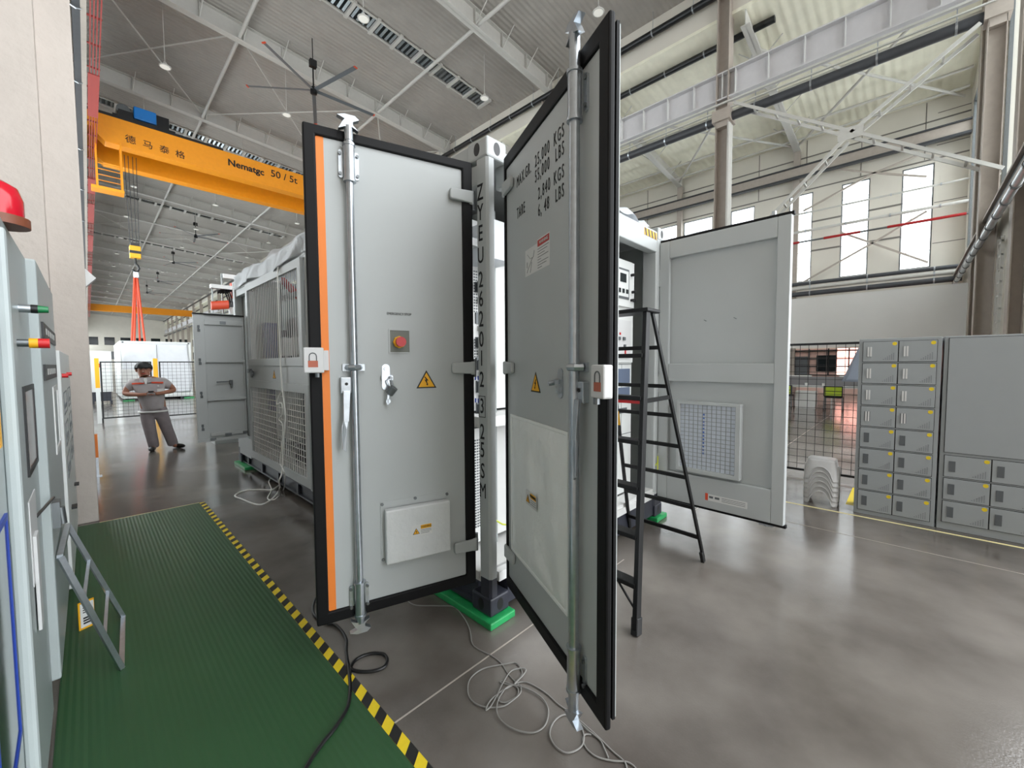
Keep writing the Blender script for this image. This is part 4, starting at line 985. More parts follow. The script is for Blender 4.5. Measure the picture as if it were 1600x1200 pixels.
# pendant lamps and detectors
random.seed(5)
LP = [onz(258,105,14.0), onz(448,180,14.0), onz(568,30,14.0), onz(757,154,14.0), onz(935,20,14.0)]
for i in range(3, 16):
    for x in (1.06, 5.7, 11.6): LP.append(Vector((x, 12.7+8.15*(i-1), 14.0)))
pl0 = None
for i, p in enumerate(LP):
    if pl0 is None:
        pl0 = E('pendant_lamp', 'x', 'lamp', p, group='round pendant lamps under the roof')
        M().lathe([(.20,0),(.21,.03),(.09,.10),(.05,.2)], (0,0,0), 16).obj('lamp_shade', 'beam', pl0, smooth=True)
        M().lathe([(.17,-.005),(.17,.005)], (0,0,0), 16).obj('lamp_lens', 'lamp_lens', pl0)
        M().cyl((0,0,.2), (0,0,2.75), .012, 6).obj('lamp_rod', 'beam', pl0)
        o = pl0
    else: o = dup(pl0, p)
    o['label'] = ['round pendant lamp above the crane motor at upper left', 'round pendant lamp above the top corner of the left door', 'round pendant lamp hanging before the near ventilator strip', 'round pendant lamp at the right end of the near ventilator strip', 'round pendant lamp above the edge-on door'][i] if i < 5 else 'small round pendant lamp far down the hall'
# HVLS ceiling fans
FANL = ['large five-bladed ceiling fan nearest the camera', 'five-bladed ceiling fan, second down the hall', 'five-bladed ceiling fan, third down the hall', 'five-bladed ceiling fan, fourth down the hall', 'five-bladed ceiling fan, fifth and farthest down the hall']
fp = [onz(490,141,14.0), onz(306,369,14.3), onz(271,410,14.3), onz(247,439,14.3), onz(230,457,14.3)]
fan0 = None
for i, p in enumerate(fp):
    sc = 1.0 if i == 0 else 1.35
    if fan0 is None:
        fan0 = E('ceiling_fan', FANL[0], 'fan', p, group='large ceiling fans')
        M().lathe([(.06,-.18),(.14,-.16),(.15,-.03),(.13,.1),(.07,.16)], (0,0,0), 12).obj('fan_motor', 'black', fan0, smooth=True)
        k = M(); k.cyl((0,0,.1), (0,0,1.1), .035, 8); k.box((-.14,-.1,1.0), (.14,.1,1.3)); k.cyl((0,0,1.2), (0,0,2.25), .02, 6); k.obj('fan_rod', 'black', fan0)
        for j in range(5):
            a = math.radians(-76+72*j); d = Vector((math.cos(a), math.sin(a), 0))
            bl = M().bar(d*.15, d*2.78, .16, .018, up=(-.25*d.y, .25*d.x, 1)).obj('fan_blade', 'locker_dark', fan0)
            M().bar(d*2.78, d*2.84, .16, .03).obj('blade_tip', 'orange_red', bl)
        o = fan0
    else: o = dup(fan0, p, math.radians(17*i), FANL[i])
# ================================================================== RIGHT COLUMN ROW, GIRDERS, PIPES
for i, yb in enumerate([-3.2]+BAYS):
    o = E('steel_column', ['grey steel column at the right end wall below the crane girder', 'tall steel column with strapped pipes behind the open door', 'grey steel column along the hall, second from the camera'][i] if i < 3 else 'distant grey steel column in the row along the hall', 'column', (XC, yb+(.25 if i else 0), 0), group='steel columns between the two bays')
    k = M()
    for s in (-1, 1): k.box((-.25,s*.2-.012,0), (.25,s*.2+.012,14.9))
    k.box((-.012,-.2,0), (.012,.2,14.9)); k.box((-.25,-.2,10.2),(.25,.2,10.6))
    k.obj('column_shaft', 'column', o)
    if i == 0: o.scale = (.72, .8, 1)
    k = M()
    k.box((-.35,-.3,10.4), (.35,.3,10.8)); k.obj('crane_bracket', 'column', o)
    if i == 1:
        k = M()
        for q in range(3): k.cyl((-.1-.14*q,-.29,0), (-.1-.14*q,-.29,10.2), .055, 10)
        k.obj('conduit', 'beam', o, smooth=True)
for i in range(len(BAYS)):
    y0 = BAYS[i-1]+.25 if i else -3.2; y1 = BAYS[i]+.25
    o = E('crane_girder', ['white panelled crane runway girder nearest the end wall', 'white panelled crane runway girder, second span'][i] if i < 2 else 'distant crane runway girder span', 'girder', (XC, y0, 0), group='crane runway girder spans')
    L = y1-y0; k = M(); k.box((-.02,0,11.25), (.02,L,12.15)); k.box((-.22,0,12.12), (.22,L,12.16)); k.box((-.22,0,11.2), (.22,L,11.25)); k.obj('girder_web', 'girder', o)
    if i < 6:
        k = M(); y = .0
        while y < L: k.box((-.2,y,11.25), (-.02,y+.025,12.12)); y += 1.02
        k.obj('stiffener', 'white', o)
        M().box((-.05,0,12.16), (.05,L,12.26)).obj('rail', 'darksteel', o)
    k = M(); k.box((-.3,0,10.98), (-.22,L,11.04)); k.box((-.3,0,10.75), (-.24,L,10.79)); k.obj('conductor_bar', 'beam', o)
def pipe(label, x, z, r, m, y0=YS+.1, y1=60, hang=0.6, step=1.6, group=None):
    o = E('pipe', label, 'pipe', (x, y0, z), group=group); M().cyl((0,0,0), (0,y1-y0,0), r, 12).obj('pipe_tube', m, o, smooth=True)
    k = M(); y = .8
    while y < min(y1-y0, 30):
        k.cyl((0,y,0), (0,y+.05,0), r+.012, 12)
        if hang: k.cyl((0,y+.02,r), (0,y+.02,r+hang), .012, 6)
        y += step
    each(k, 'pipe_hanger', 'zinc', o, 2 if hang else 1)
    return o
pipe('black roof pipe along the eave of the main hall', 14.75, 14.93, .13, 'pipe_dark', y0=2.0, y1=YF, hang=.8)
pipe('black pipe under the side bay roof', 16.0, 13.95, .12, 'pipe_dark', y0=2.0, y1=YF, hang=.2)
pipe('dark grey pipe slung below the crane girder', 15.0, 10.58, .15, 'pipe_grey', y0=-3.3, y1=YF, hang=.6)
pipe('silvery white pipe crossing the tall windows', 24.3, 8.35, .07, 'beam', y0=YS, y1=20, hang=0)
pipe('thin white pipe crossing the windows above the silvery one', 24.4, 9.3, .045, 'beam', y0=YS, y1=20, hang=0)
PR = pipe('pipe with red painted lengths crossing the windows', 24.2, 7.8, .045, 'steel', y0=YS, y1=20, hang=0)
k = M()
for a, c in ((-3.4,-.95),(-.0,1.4),(2.4,2.9)): k.cyl((24.2,a,7.8), (24.2,c,7.8), .06, 10)
for q in each(k, 'painted_length', 'red_pipe', PR, smooth=True): q.location = (-24.2, -(YS), -7.8)
# side bay roof beams and columns of the outer wall
for i, yb in enumerate((2.7, 8.85, 15.0, 21.2, 27.4, 33.6)):
    o = E('bay_roof_beam', ['white side bay roof beam meeting the outer wall beside the windows', 'white side bay roof beam behind the tall column'][i] if i < 2 else 'more distant white side bay roof beam', 'beam', (0, yb, 0), group='side bay roof beams')
    z0, z1 = bayz(XC), bayz(XW); h = .55
    k = M(); k.prism([(XC,-.015,z0),(XW,-.015,z1),(XW,-.015,z1+h),(XC,-.015,z0+h)], (0,.03,0))
    k.prism([(XC,-.15,z0),(XW,-.15,z1),(XW,-.15,z1+.03),(XC,-.15,z0+.03)], (0,.3,0)); k.obj('beam_web', 'beam', o)
    k = M()
    for x in (17, 19, 21, 23): k.bar((x,-.15,bayz(x)+.05), (x,-.75,bayz(x)+.6), .03, .03); k.bar((x,.15,bayz(x)+.05), (x,.75,bayz(x)+.6), .03, .03)
    k.obj('fly_brace', 'beam', o)
    c_ = E('steel_column', ['slim tan column dividing the bright windows right of the open door', 'slim tan column of the outer wall above the open door'][i] if i < 2 else 'distant slim column on the outer wall', 'column', (XW-.22, yb, 0), group='outer wall columns')
    M().box((-.12,-.14,0), (.12,.14,z1)).obj('column_shaft', 'column', c_)
# side bay runway beam and roof tie rods
k = E('crane_girder', 'dark runway beam high on the outer wall above the windows', 'girder', (XW-.6, YS, 0))
M().box((-.12,0,11.15), (.12,60,11.25)).obj('girder_flange', 'darksteel', k); M().box((-.02,0,11.25), (.02,60,11.7)).obj('girder_web', 'column', k); M().box((-.12,0,11.7), (.12,60,11.76)).obj('girder_flange', 'darksteel', k)
TR = [((16.5,-3.2),(24.5,2.7)), ((16.5,2.7),(24.5,-3.2)), ((16.5,2.7),(24.5,8.85)), ((16.5,8.85),(24.5,2.7)), ((19.5,-3.3),(19.5,8.85)), ((22.5,-3.3),(22.5,15)), ((23.8,-3.3),(23.8,15))]
for i, (p, q) in enumerate(TR):
    tag(M().cyl((p[0],p[1],bayz(p[0])+.1), (q[0],q[1],bayz(q[0])+.1), .055, 8).obj('tie_rod', 'beam', smooth=True), 'slim white tie rod under the side bay roof', 'rod', 'side bay roof tie rods')
# lattice cross brace below the crane girder
def lattice(label, p, q):
    p = Vector(p); q = Vector(q); o = E('lattice_brace', label, 'brace', p, group='lattice cross braces')
    d = q-p
    for s in (-.26, .26): M().bar(Vector((s,0,0)), d+Vector((s,0,0)), .05, .09).obj('chord', 'beam', o)
    k = M(); n = int(d.length/.75)
    for i in range(1, n):
        t = i/n; k.bar(d*t+Vector((-.26,0,0)), d*t+Vector((.26,0,0)), .05, .06)
    k.obj('batten', 'beam', o)
lattice('long lattice brace descending from the tall column to the end wall', onx(1150,165,XC), onx(1565,268,XC))
lattice('upper lattice brace rising from the crossing toward the girder', onx(1330,215,XC)+Vector((0,0,.05)), onx(1530,45,XC))
lattice('lower lattice brace falling from the crossing behind the open door', onx(1325,215,XC)-Vector((0,0,.05)), onx(1170,380,XC))
tag(M().box((XC-.28, onx(1330,213,XC).y-.3, onx(1330,213,XC).z-.18), (XC-.25, onx(1330,213,XC).y+.3, onx(1330,213,XC).z+.18)).obj('gusset_plate', 'beam'), 'pale gusset plate where the lattice braces cross', 'plate')
# wall braces in front of the windows
WB = [((1235,452),(1363,380)),((1363,380),(1448,330)),((1313,363),(1363,380)),((1363,380),(1450,410)),((1255,330),(1360,273)),((1360,273),(1440,240)),((1290,262),(1360,270)),((1360,270),(1448,276))]
for p, q in WB: tag(M().bar(onx(*p,24.55), onx(*q,24.55), .08, .08).obj('wall_brace', 'column'), 'slim diagonal steel brace crossing before the tall windows', 'brace', 'window wall braces')
# ledge of pipes under the windows
for i, (z, r, m) in enumerate(((5.1,.12,'pipe_grey'),(5.4,.1,'beam'),(5.62,.09,'pipe_grey'))): pipe(['dark lower pipe of the ledge below the windows', 'pale middle pipe of the ledge below the windows', 'grey upper pipe of the ledge below the windows'][i], 24.0, z, r, m, y0=YS+.1, y1=20, hang=0, step=2.2)
# end wall steel
for i, (x, w_) in enumerate(((19.3,.5),(15.9,.5),(11.6,.4))):
    c_ = E('end_wall_column', ['pale end wall column nearest the window corner', 'brown grey end wall column beside the ladder rails', 'end wall column at the right picture edge'][i], 'column', (x, YS+.11, 0))
    M().box((-w_/2,-.11,0), (w_/2,-.09,13.5)).obj('column_flange', 'column', c_); M().box((-w_/2,.09,0), (w_/2,.11,13.5)).obj('column_flange', 'column', c_); M().box((-.02,-.09,0), (.02,.09,13.5)).obj('column_web', 'column', c_)
o = E('end_wall_beam', 'dark steel runway beam climbing along the end wall', 'beam', (4, YS+.24, 0))
M().box((0,0,5.28), (21,.10,5.34)).obj('beam_flange', 'column', o); M().box((0,.0,4.98), (21,.04,5.28)).obj('beam_web', 'darksteel', o); M().box((0,0,4.92), (21,.12,4.98)).obj('beam_flange', 'column', o)
o = E('pipe', 'silver pipe running along the end wall under the dark beam', 'pipe', (4, YS+.46, 4.5)); M().cyl((0,0,0), (20.5,0,0), .06, 12).obj('pipe_tube', 'zinc', o, smooth=True)
k = M()
for x in range(4, 20): k.cyl((x,0,0), (x+.06,0,0), .075, 10)
each(k, 'pipe_hanger', 'steel', o)
o = E('wall_ladder', 'fixed pale ladder on the end wall by the right columns', 'ladder', (13.6, YS+.1, 0))
for x in (0, .45): M().box((x,-.03,0), (x+.05,.03,4.6)).obj('rail', 'beam', o)
k = M()
for i in range(14): k.box((0,-.015,.3+i*.32), (.45,.015,.34+i*.32))
each(k, 'rung', 'beam', o)

# ================================================================== OVERHEAD CRANE
CR = E('overhead_crane', 'yellow double girder overhead travelling crane spanning the hall', 'crane', (-1.35, 24, 11.53))
def girder(y, n):
    poly = [(0,y,.62),(.62,y,0),(16.0,y,0),(16.2,y,.62),(16.2,y,1.17),(0,y,1.17)]
    return M().prism(poly, (0,.62,0)).obj(n, 'crane', CR, bevel=.01)
g1 = girder(0, 'main_girder'); g2 = girder(2.7, 'main_girder')
M().box((-.15,-.4,.35), (.25,3.7,1.0)).obj('end_carriage', 'crane', CR)
k = M(); k.box((0,-.02,1.17), (5.0,.05,1.28)); k.box((0,.3,1.17), (16,.38,1.25)); k.obj('trolley_rail', 'black', CR)
t = M(); t.box((.9,.2,1.25), (3.1,3.0,1.45)); t.box((1.1,.3,1.45), (1.6,2.8,1.75)); t.box((2.4,.4,1.45), (2.9,1.0,2.05)); tr_ = t.obj('trolley', 'black', CR)
M().box((1.62,.2,1.50), (2.42,1.1,2.05)).obj('hoist_motor', 'hoist_blue', tr_, bevel=.04)
M().cyl((1.3,.6,1.9), (1.3,2.6,1.9), .25, 14).obj('rope_drum', 'steel', tr_, smooth=True)
ct = lambda x, y: ony(x, y, 23.99)-Vector((-1.35,24,11.53))
text('crane_lettering', '\u5fb7  \u9a6c  \u6cf0  \u683c', .38, ct(244, 231), (1,0,-.02), (0,0,1), parent=CR, m='ink', sx=1.0, depth=.004)
text('crane_lettering', 'Nematgc', .46, ct(385, 262), (1,0,-.01), (0,0,1), parent=CR, m='ink', sx=1.0, depth=.004, bold=.012)
text('crane_lettering', '50 / 5t', .52, ct(444, 277), (1,0,-.01), (0,0,1), parent=CR, m='ink', sx=1.0, depth=.004, bold=.004)
k = M()
for x in (.3, 1.1): k.bar((x,-.1,-2.1), (x,-.1,.6 if x < 1 else .1), .06, .06); k.bar((x,.45,-2.1), (x,.45,.3), .06, .06)
k.box((.1,-.15,-2.15), (1.15,.5,-2.03))
for z in (-1.6,-1.35,-1.1,-.85): k.bar((.3,.45,z), (1.1,.45,z), .03, .03)
k.obj('service_platform', 'crane', CR)
hx, hy = .14, 25.2
o = E('crane_hook', 'yellow and black crane hook block hanging on four cables', 'hook', (hx, hy, 7.0))
k = M()
for dx in (-.16, -.06, .06, .16): k.cyl((dx,0,.45), (dx*1.3,0,4.6), .014, 6)
each(k, 'hoist_cable', 'darksteel', o)
bk = M().box((-.2,-.2,-.2), (.2,.2,.36)).obj('hook_block', 'yellow', o, bevel=.02); M().box((-.205,-.205,.0), (.205,.205,.13)).obj('black_band', 'black', bk); M().box((-.16,-.18,.36), (.16,.18,.5)).obj('sheave_guard', 'black', o)
k = M(); k.cyl((0,0,-.2), (0,0,-.45), .05, 10); k.tube([(0,0,-.45),(.08,0,-.55),(.12,0,-.68),(.06,0,-.82),(-.05,0,-.84),(-.12,0,-.74)], .045, 8); k.obj('hook', 'black', o, smooth=True)
M().box((-.1,-.1,-1.15), (.1,.1,-.85)).obj('swivel', 'zinc', o, bevel=.03)
sl = E('lifting_sling', 'orange lifting slings running from the hook to the wrapped container', 'sling', (hx, hy, 5.8))
top = Vector((0,0,.12))
for q in ((-.33,-.9,-3.03),(.05,.6,-3.03),(.12,-.9,-3.03),(-.15,.6,-3.03)):
    M().tube([top+Vector((q[0]*.2,0,0)), Vector(q)], .045, 6).obj('sling_leg', 'orange_red', sl)
# distant crane
o = E('overhead_crane', 'orange crane beam far away at the end of the hall', 'crane', (-1.5, 112, 12.36)); M().box((0,0,0), (16.6,.8,1.3)).obj('main_girder', 'crane', o)
# left crane runway seen edge-on from below, with red conductor bars
o = E('crane_girder', 'dark crane runway girder along the left side seen steeply from below', 'girder', (-1.5, 5, 11.3))
M().box((-.08,0,0), (.08,120,.9)).obj('girder_web', 'darksteel', o); M().box((.08,0,.0), (.20,120,.06)).obj('girder_flange', 'column', o)
M().box((-.08,0,.9), (.2,120,.96)).obj('girder_flange', 'column', o); M().box((0,0,.96), (.08,120,1.06)).obj('rail', 'steel', o)
k = M()
for y in (9.6, 13.8, 20, 26, 33): k.tube([(-.12,y,-.02),(0,y,-.06),(.1,y,-.03)], .02, 6)
each(k, 'cable_clip', 'zinc', o)
o = E('conductor_rail', 'red crane conductor bars running along the left runway girder', 'rail', (-1.23, 5, 11.3))
for x in (.0, .07, .14, .21): M().box((x-.014,0,-.02), (x+.014,110,.02)).obj('conductor_bar', 'cage_red', o)
k = M()
y = 1.4
while y < 90: k.box((-.1,y,.02), (.24,y+.05,.06)); y += 1.4
each(k, 'bar_bracket', 'cage_red', o)
k = M()
for a, c in ((12.9,16.2),(23.8,26.3),(28.5,33),(37,43),(50,58)): k.box((-.05,a,-.05), (.23,c,-.02))
each(k, 'cover_plate', 'cage_red', o)
# corner of a white lamp bracket on the pillar
o = E('wall_lamp', 'white wedge shaped lamp fixed on the far side of the pillar', 'lamp', (-1.62, 5.05, 2.62)); M().prism([(-.02,0,-.09),(-.02,0,.12),(.07,0,.02)], (0,.15,0)).obj('lamp_body', 'white', o)

# ================================================================== FAR CONTAINER AND THINGS DOWN THE HALL
o = E('shipping_container', 'distant white container wrapped in plastic sheet under the crane slings', 'container', (-.62, 24, 0))
M().box((0,0,.1), (2.57,6,2.76)).obj('container_body', 'mccwhite', o, bevel=.01)
M().grid(lambda u, v: (.05+2.45*u+.1*math.sin(v*5)*max(0,u-.85)*4, -.03-.05*abs(math.sin(u*11+v*6))*v*(1-v)*3, .3+2.35*v), 30, 24).obj('plastic_wrap', 'wrap', o, smooth='all', solid=.004)
k = M(); k.box((0,-.02,2.66), (2.57,.02,2.76)); k.box((0,-.02,.1), (2.57,.02,.22)); k.box((0,-.025,.1), (.1,.02,2.7)); k.box((2.47,-.025,.1), (2.57,.02,2.7)); k.obj('container_frame', 'mccwhite', o)
k = M(); k.box((.06,-.03,2.66), (.13,-.02,2.73)); k.box((2.44,-.03,2.66), (2.51,-.02,2.73)); k.box((1.25,-.1,.2), (1.27,-.09,2.6)); k.obj('casting_hole', 'locker_dark', o)
k = M(); k.box((0.1,0.1,.0), (.4,6,.1)); k.box((2.1,.1,0), (2.45,6,.1)); k.obj('container_foot', 'base', o)
for i, x in enumerate((0.0, 2.2)): tag(M().box((-.62+x,23.8,0), (-.62+x+.4,24.1,.05)).obj('floor_pad', 'green_pad'), 'green pad under the %s corner of the distant container' % ('left', 'right')[i], 'pad')
tag(M().box((-.62, 23.90, .75), (-.02, 23.915, 1.45)).obj('paper_sheet', 'white'), 'white sheet of paper taped on the distant container', 'paper')
M0 = E('equipment_cabinet', 'distant white cabinet with a red mark behind the fence, left of the wrapped container', 'cabinet', (-1.6, 23, 0))
M().box((0,0,.5), (.66,.6,2.25)).obj('cabinet_body', 'mccwhite', M0); M().box((.02,.05,.1), (.6,.5,.5)).obj('cabinet_base', 'base', M0); M().box((.16,-.01,1.55), (.3,0,1.72)).obj('red_mark', 'red', M0)
k = M(); k.box((0,.05,0), (.08,.5,.1)); k.box((.55,.05,0), (.63,.5,.1)); k.obj('foot', 'base', M0)
# machinery with red motors behind the small side door
o = E('pump_skid', 'grey pump skid with two red motors behind the small side door', 'machine', (.08, 8.3, 0)); o.scale = (.42, .8, 1.27)
M().box((0,0,0), (1.6,1.2,2.1)).obj('skid_body', 'paint_dark', o); M().box((.1,0,2.5), (1.3,.2,2.56)).obj('pale_beam', 'white', o); M().box((.75,.4,2.72), (1.6,.6,2.79)).obj('pale_beam', 'white', o)
k = M(); k.cyl((.1,.1,2.22), (.8,.1,2.26), .07, 12); k.cyl((1.05,.2,2.38), (1.05,.2,2.62), .12, 12); each(k, 'red_motor', 'orange_red', o, smooth=True)
k = M()
for q in range(4): k.tube([(.4+.1*q,.2,2.45), (.65+.1*q,.1,2.5), (.85+.07*q,.15,2.3), (.9+.06*q,.2,2.1)], .03, 6)
each(k, 'hose', 'black', o, smooth=True)
M().lathe([(.14,0),(.14,.1),(.08,.12)], (.95,.1,2.1), 14).obj('valve_cap', 'white', o, smooth=True)
k = M(); k.box((.7,.5,2.1), (.76,.56,2.8)); k.box((.15,.1,2.1), (.2,.15,2.5)); k.box((1.2,.1,2.1), (1.25,.15,2.75)); each(k, 'skid_post', 'paint_dark', o)

# ================================================================== OFFICE DESKS IN THE SIDE BAY
dk = E('office_desk', 'long white office desk with grey screens seen through the fence', 'desk', (15.9, -1.6, 0))
M().box((0,0,.72), (.75,4.6,.76)).obj('desk_top', 'white', dk); M().box((.74,0,.76), (.78,4.6,1.08)).obj('desk_screen', mat('screen_grey', (128, 126, 128), .8), dk)
k = M(); k.box((.72,-.6+.6,1.08), (.82,1.5,1.12)); k.box((.72,2.3,1.08), (.82,4.6,1.12)); k.obj('screen_ledge', 'white', dk)
for y in (.05, 1.6, 2.75, 4.5): M().box((.02,y,0), (.72,y+.04,.72)).obj('leg', 'white', dk)
k = M()
for y in (.3,.6,1.9,2.4): k.cyl((.4,y,.76), (.4,y,.86), .04, 10)
k.obj('desk_clutter', 'white', dk)
tag(M().box((15.55, .42, 0), (16.0, 1.0, .60)).obj('drawer_unit', 'white', bevel=.01), 'white drawer pedestal in front of the office desk', 'drawer unit')
oc0 = E('office_chair', 'black office chair with a lime green back, right of the drawer pedestal', 'chair', (15.2, -.09, 0), group='lime green office chairs')
M().box((-.03,-.23,.50), (0,.23,.80)).obj('backrest', 'lime', oc0, bevel=.01); k = M(); k.ring([(-.04,-.25,.48),(-.04,.25,.48),(-.04,.25,.82),(-.04,-.25,.82)], [(-.04,-.22,.51),(-.04,.22,.51),(-.04,.22,.79),(-.04,-.22,.79)], (.05,0,0)); k.box((-.035,-.22,.64),(-.03,.22,.66)); k.obj('back_frame', 'black', oc0)
M().box((.02,-.24,.42), (.45,.24,.48)).obj('seat', 'black', oc0, bevel=.02); 
for y in (-.24,.24):
    for x in (.02,.42): M().bar((x,y,.02), (x,y*.95,.44), .03, .03).obj('leg', 'steel', oc0)
k = M(); k.bar((.02,-.24,.2), (.02,.24,.2), .02, .02); k.obj('stretcher', 'black', oc0)
k = M()
for y in (-.24,.24):
    for x in (.02,.42): k.cyl((x,y-.015,.03), (x,y+.015,.03), .03, 10)
each(k, 'castor', 'black', oc0)
dup(oc0, (15.2, 1.28, 0), None, 'black office chair with a lime green back, cut off by the open container door')
o = E('hanging_coat', 'grey blue coat hanging at the end of the fence next to the lockers', 'coat', (5.2, -1.33, 1.36))
def coat(u, v):
    a = PI*(u-.5)*2; wd = .05+.17*(1-v); return (-.06+.09*(1-v*.6)*math.cos(a)*.6, -.06+wd*math.sin(a)*.9+.02*math.sin(u*30)*(1-v)-.1*(0), (.44*v))
M().grid(coat, 40, 12).obj('coat_body', 'cloth', o, smooth='all', solid=.006); M().box((-.06,-.07,.42), (.15,-.04,.50)).obj('coat_loop', 'ink', o)

# ================================================================== PERSON
def skin_mesh(name, chains, m, parent, sub=2):
    me = bpy.data.meshes.new(name); vs = []; es = []; rs = []
    idx = {}
    for ch in chains:
        prev = None
        for nm, co, r in ch:
            if nm in idx: i = idx[nm]
            else: i = len(vs); vs.append(co); rs.append(r); idx[nm] = i
            if prev is not None and prev != i: es.append((prev, i))
            prev = i
    me.from_pydata(vs, es, []); o = bpy.data.objects.new(name, me); COL.objects.link(o)
    md = o.modifiers.new('skin', 'SKIN'); md.use_smooth_shade = True
    for i, sv in enumerate(me.skin_vertices[0].data):
        r = rs[i]; sv.radius = r if isinstance(r, tuple) else (r, r); sv.use_root = (i == 0)
    s_ = o.modifiers.new('sub', 'SUBSURF'); s_.levels = sub; s_.render_levels = sub
    me.materials.append(MATS[m])
    dg = bpy.context.evaluated_depsgraph_get(); dg.update()
    nm_ = bpy.data.meshes.new_from_object(o.evaluated_get(dg)); bpy.data.objects.remove(o)
    nm_.name = name
    for p in nm_.polygons: p.use_smooth = True
    q = bpy.data.objects.new(name, nm_); COL.objects.link(q)
    if not nm_.materials: nm_.materials.append(MATS[m])
    if parent: q.parent = parent
    return q
# local frame: x to viewer's right, -y toward the viewer (camera), z up
PS = E('person', 'person in a grey work uniform with red shoulder stripes looking down at a phone', 'person', (-.79, 8.5, 0), math.radians(-5))
V = lambda *a: a
HX, HY, HZ = -.145, -.05, 1.545
body = skin_mesh('body', [
  [('pel',(-.03,0,.88),.13),('ab',(-.06,-.03,1.08),.15),('ch',(-.09,-.01,1.27),.15),('nk',(-.125,-.01,1.39),.07),('hd0',(HX,HY-.01,1.455),(.075,.085)),('hd1',(HX,HY,1.54),(.098,.108)),('hd2',(HX,HY+.01,1.615),(.075,.085))],
  [('pel',(-.03,0,.88),.13),('hl',(-.14,0,.80),.09),('kl',(-.10,-.05,.45),.06),('al',(-.06,.0,.1),.045),('tl',(-.07,-.10,.04),.035)],
  [('pel',(-.03,0,.88),.13),('hr',(.08,0,.80),.09),('kr',(.15,-.04,.45),.06),('ar',(.22,.0,.1),.045),('tr',(.27,-.08,.04),.035)],
  [('ch',(-.09,-.01,1.27),.15),('sl',(-.32,.0,1.31),.07),('el',(-.43,-.05,1.10),.052),('wl',(-.20,-.27,1.085),.034),('pl',(-.11,-.30,1.095),.03)],
  [('ch',(-.09,-.01,1.27),.15),('sr',(.15,.0,1.32),.07),('er',(.29,-.05,1.13),.052),('wr',(.08,-.26,1.10),.034),('pr',(-.0,-.29,1.095),.03)]], 'skin', PS)
for s, bx, by in ((-1, -.11, -.30), (1, .0, -.29)):
    for j in range(4):
        skin_mesh('finger', [[('a',(bx-s*.01,by+.014*j-.03,1.085),.0088),('b',(bx-s*.045,by-.005+.014*j-.03,1.08),.0085),('c',(bx-s*.068,by+.014*j-.03,1.095),.0078)]], 'skin', PS, 1)
    skin_mesh('thumb', [[('a',(bx+s*.01,by-.02,1.11),.0095),('b',(bx-s*.01,by-.035,1.13),.009),('c',(bx-s*.03,by-.03,1.138),.008)]], 'skin', PS, 1)
skin_mesh('shirt', [
  [('w0',(-.03,.0,.74),(.215,.165)),('w',(-.035,.0,.84),(.225,.18)),('b',(-.05,-.035,1.02),(.245,.21)),('c',(-.085,-.015,1.22),(.235,.18)),('n',(-.115,-.0,1.345),(.14,.10)),('n2',(-.125,-.01,1.385),(.085,.08))],
  [('c',(-.085,-.015,1.22),(.235,.18)),('sl',(-.31,.0,1.285),.095),('ml',(-.405,-.03,1.16),.085)],
  [('c',(-.085,-.015,1.22),(.235,.18)),('sr',(.14,.0,1.295),.095),('mr',(.26,-.03,1.18),.085)]], 'uniform', PS)
skin_mesh('trousers', [
  [('p0',(-.03,0,.92),(.19,.15)),('p',(-.03,0,.80),(.20,.16)),('l1',(-.13,0,.66),.12),('l2',(-.10,-.04,.42),.10),('l3',(-.055,.0,.10),.09),('l4',(-.055,.0,.04),.085)],
  [('p',(-.03,0,.80),(.20,.16)),('r1',(.08,0,.66),.12),('r2',(.14,-.03,.42),.10),('r3',(.225,.0,.10),.092),('r4',(.225,.0,.04),.087)]], 'trousers', PS)
q = M().lathe([(.215,0),(.225,.015),(.215,.03)], (0,0,.735), 24).obj('undershirt_hem', 'white', PS, smooth=True); q.scale = (1, .8, 1); q.location = (-.04,-.01,0)
for i, (x, a) in enumerate(((-.07, -.1), (.24, .7))):
    k = M().grid(lambda u, v: (x+.055*math.sin(2*PI*u)*math.sin(PI*v)**.6+math.sin(a)*.22*(.5-math.cos(PI*v)*.5)-.0, .07-.29*(.5-.5*math.cos(PI*v))*math.cos(a), .045+.045*math.cos(2*PI*u)*math.sin(PI*v)**.5), 16, 12); k.obj('shoe', 'shoe', PS, smooth='all')
for x in (-.23, .04): M().bar((x-.085,-.17,1.285 if x < 0 else 1.30), (x+.085,-.17,1.295), .03, .03).obj('shoulder_stripe', 'orange_red', PS, bevel=.003)
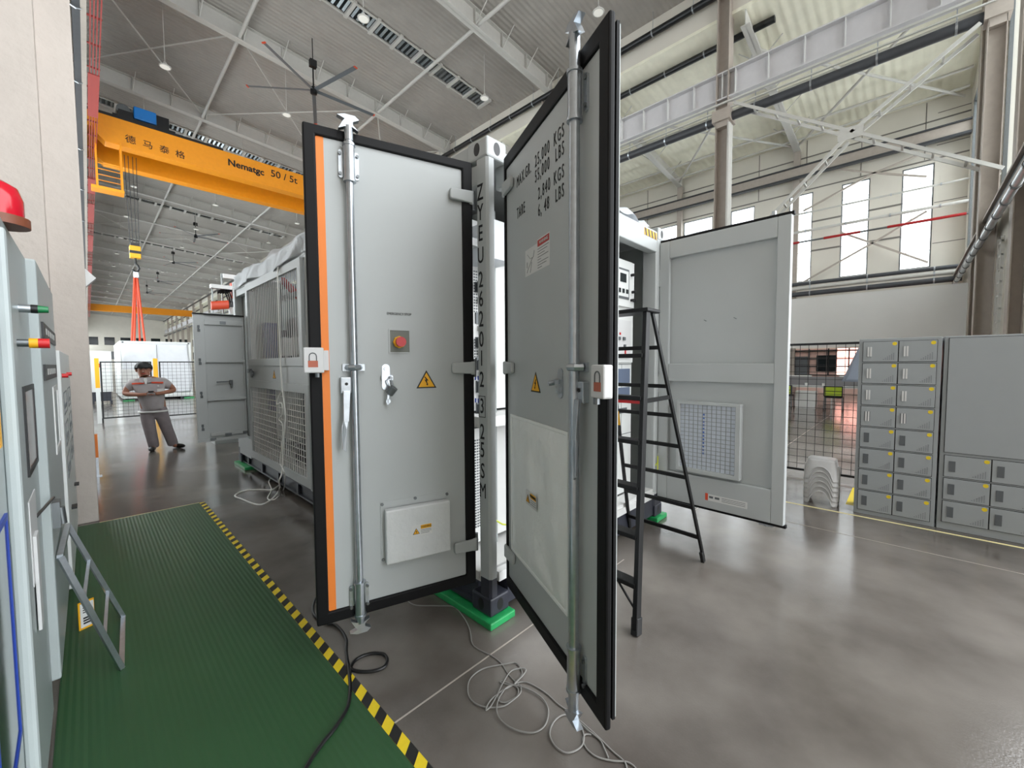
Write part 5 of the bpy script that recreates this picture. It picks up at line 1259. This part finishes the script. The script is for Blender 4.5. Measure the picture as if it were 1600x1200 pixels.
M().box((.03,-.235,1.10), (.13,-.222,1.18)).obj('name_badge', 'white', PS); M().cyl((.05,-.21,1.235), (.05,-.225,1.235), .016, 10).obj('pin', 'white', PS)
M().prism([(-.165,-.12,1.39),(-.08,-.12,1.39),(-.12,-.20,1.26)], (0,.03,0)).obj('undershirt_collar', 'white', PS)
k = M()
for sgn in (-1, 1): k.prism([(-.125+sgn*.02,-.13,1.40),(-.125+sgn*.09,-.10,1.40),(-.125+sgn*.085,-.185,1.31),(-.125+sgn*.03,-.20,1.30)], (0,.015,0))
each(k, 'collar', 'uniform', PS)
def hair(u, v):
    a = 2*PI*u; fr = math.sin(a) < -.2
    t = PI*(.50 if fr else .66)*v+.02
    r = 1+.06*math.sin(9*a)*math.sin(5*v+1)
    return (HX+.125*r*math.cos(a)*math.sin(t), HY+.015+.125*r*math.sin(a)*math.sin(t), 1.575+.12*math.cos(t))
M().grid(hair, 40, 14).obj('hair', 'hair', PS, smooth='all', solid=.008)
k = M()
for sgn in (-1, 1): k.lathe([(.004,-.035),(.016,-.018),(.018,.012),(.006,.035)], (HX+sgn*.10,HY,1.53), 10)
each(k, 'ear', 'skin', PS, smooth=True)
M().prism([(HX-.02,HY-.10,1.50),(HX+.02,HY-.10,1.50),(HX,HY-.135,1.505),(HX,HY-.095,1.555)], (0,.012,0)).obj('nose', 'skin', PS)
k = M()
for sgn in (-1, 1): k.lathe([(.001,-.006),(.012,0),(.001,.006)], (HX+sgn*.038,HY-.104,1.545), 8)
each(k, 'eye', 'hair', PS)
k = M()
for sgn in (-1, 1): k.tube([(HX+sgn*.06,HY-.092,1.562), (HX+sgn*.038,HY-.106,1.570), (HX+sgn*.014,HY-.108,1.564)], .0055, 6)
each(k, 'eyebrow', 'hair', PS)
M().tube([(HX-.032,HY-.09,1.472), (HX,HY-.104,1.466), (HX+.032,HY-.09,1.472)], .006, 6).obj('mouth', 'lab_red', PS, smooth=True)
ph = E('phone', 'black mobile phone held in both hands of the person', 'phone', (-.79, 8.5, 0), math.radians(-5)); M().bar((-.055,-.36,1.15), (-.055,-.27,1.12), .08, .011).obj('phone_body', 'black', ph, bevel=.003)
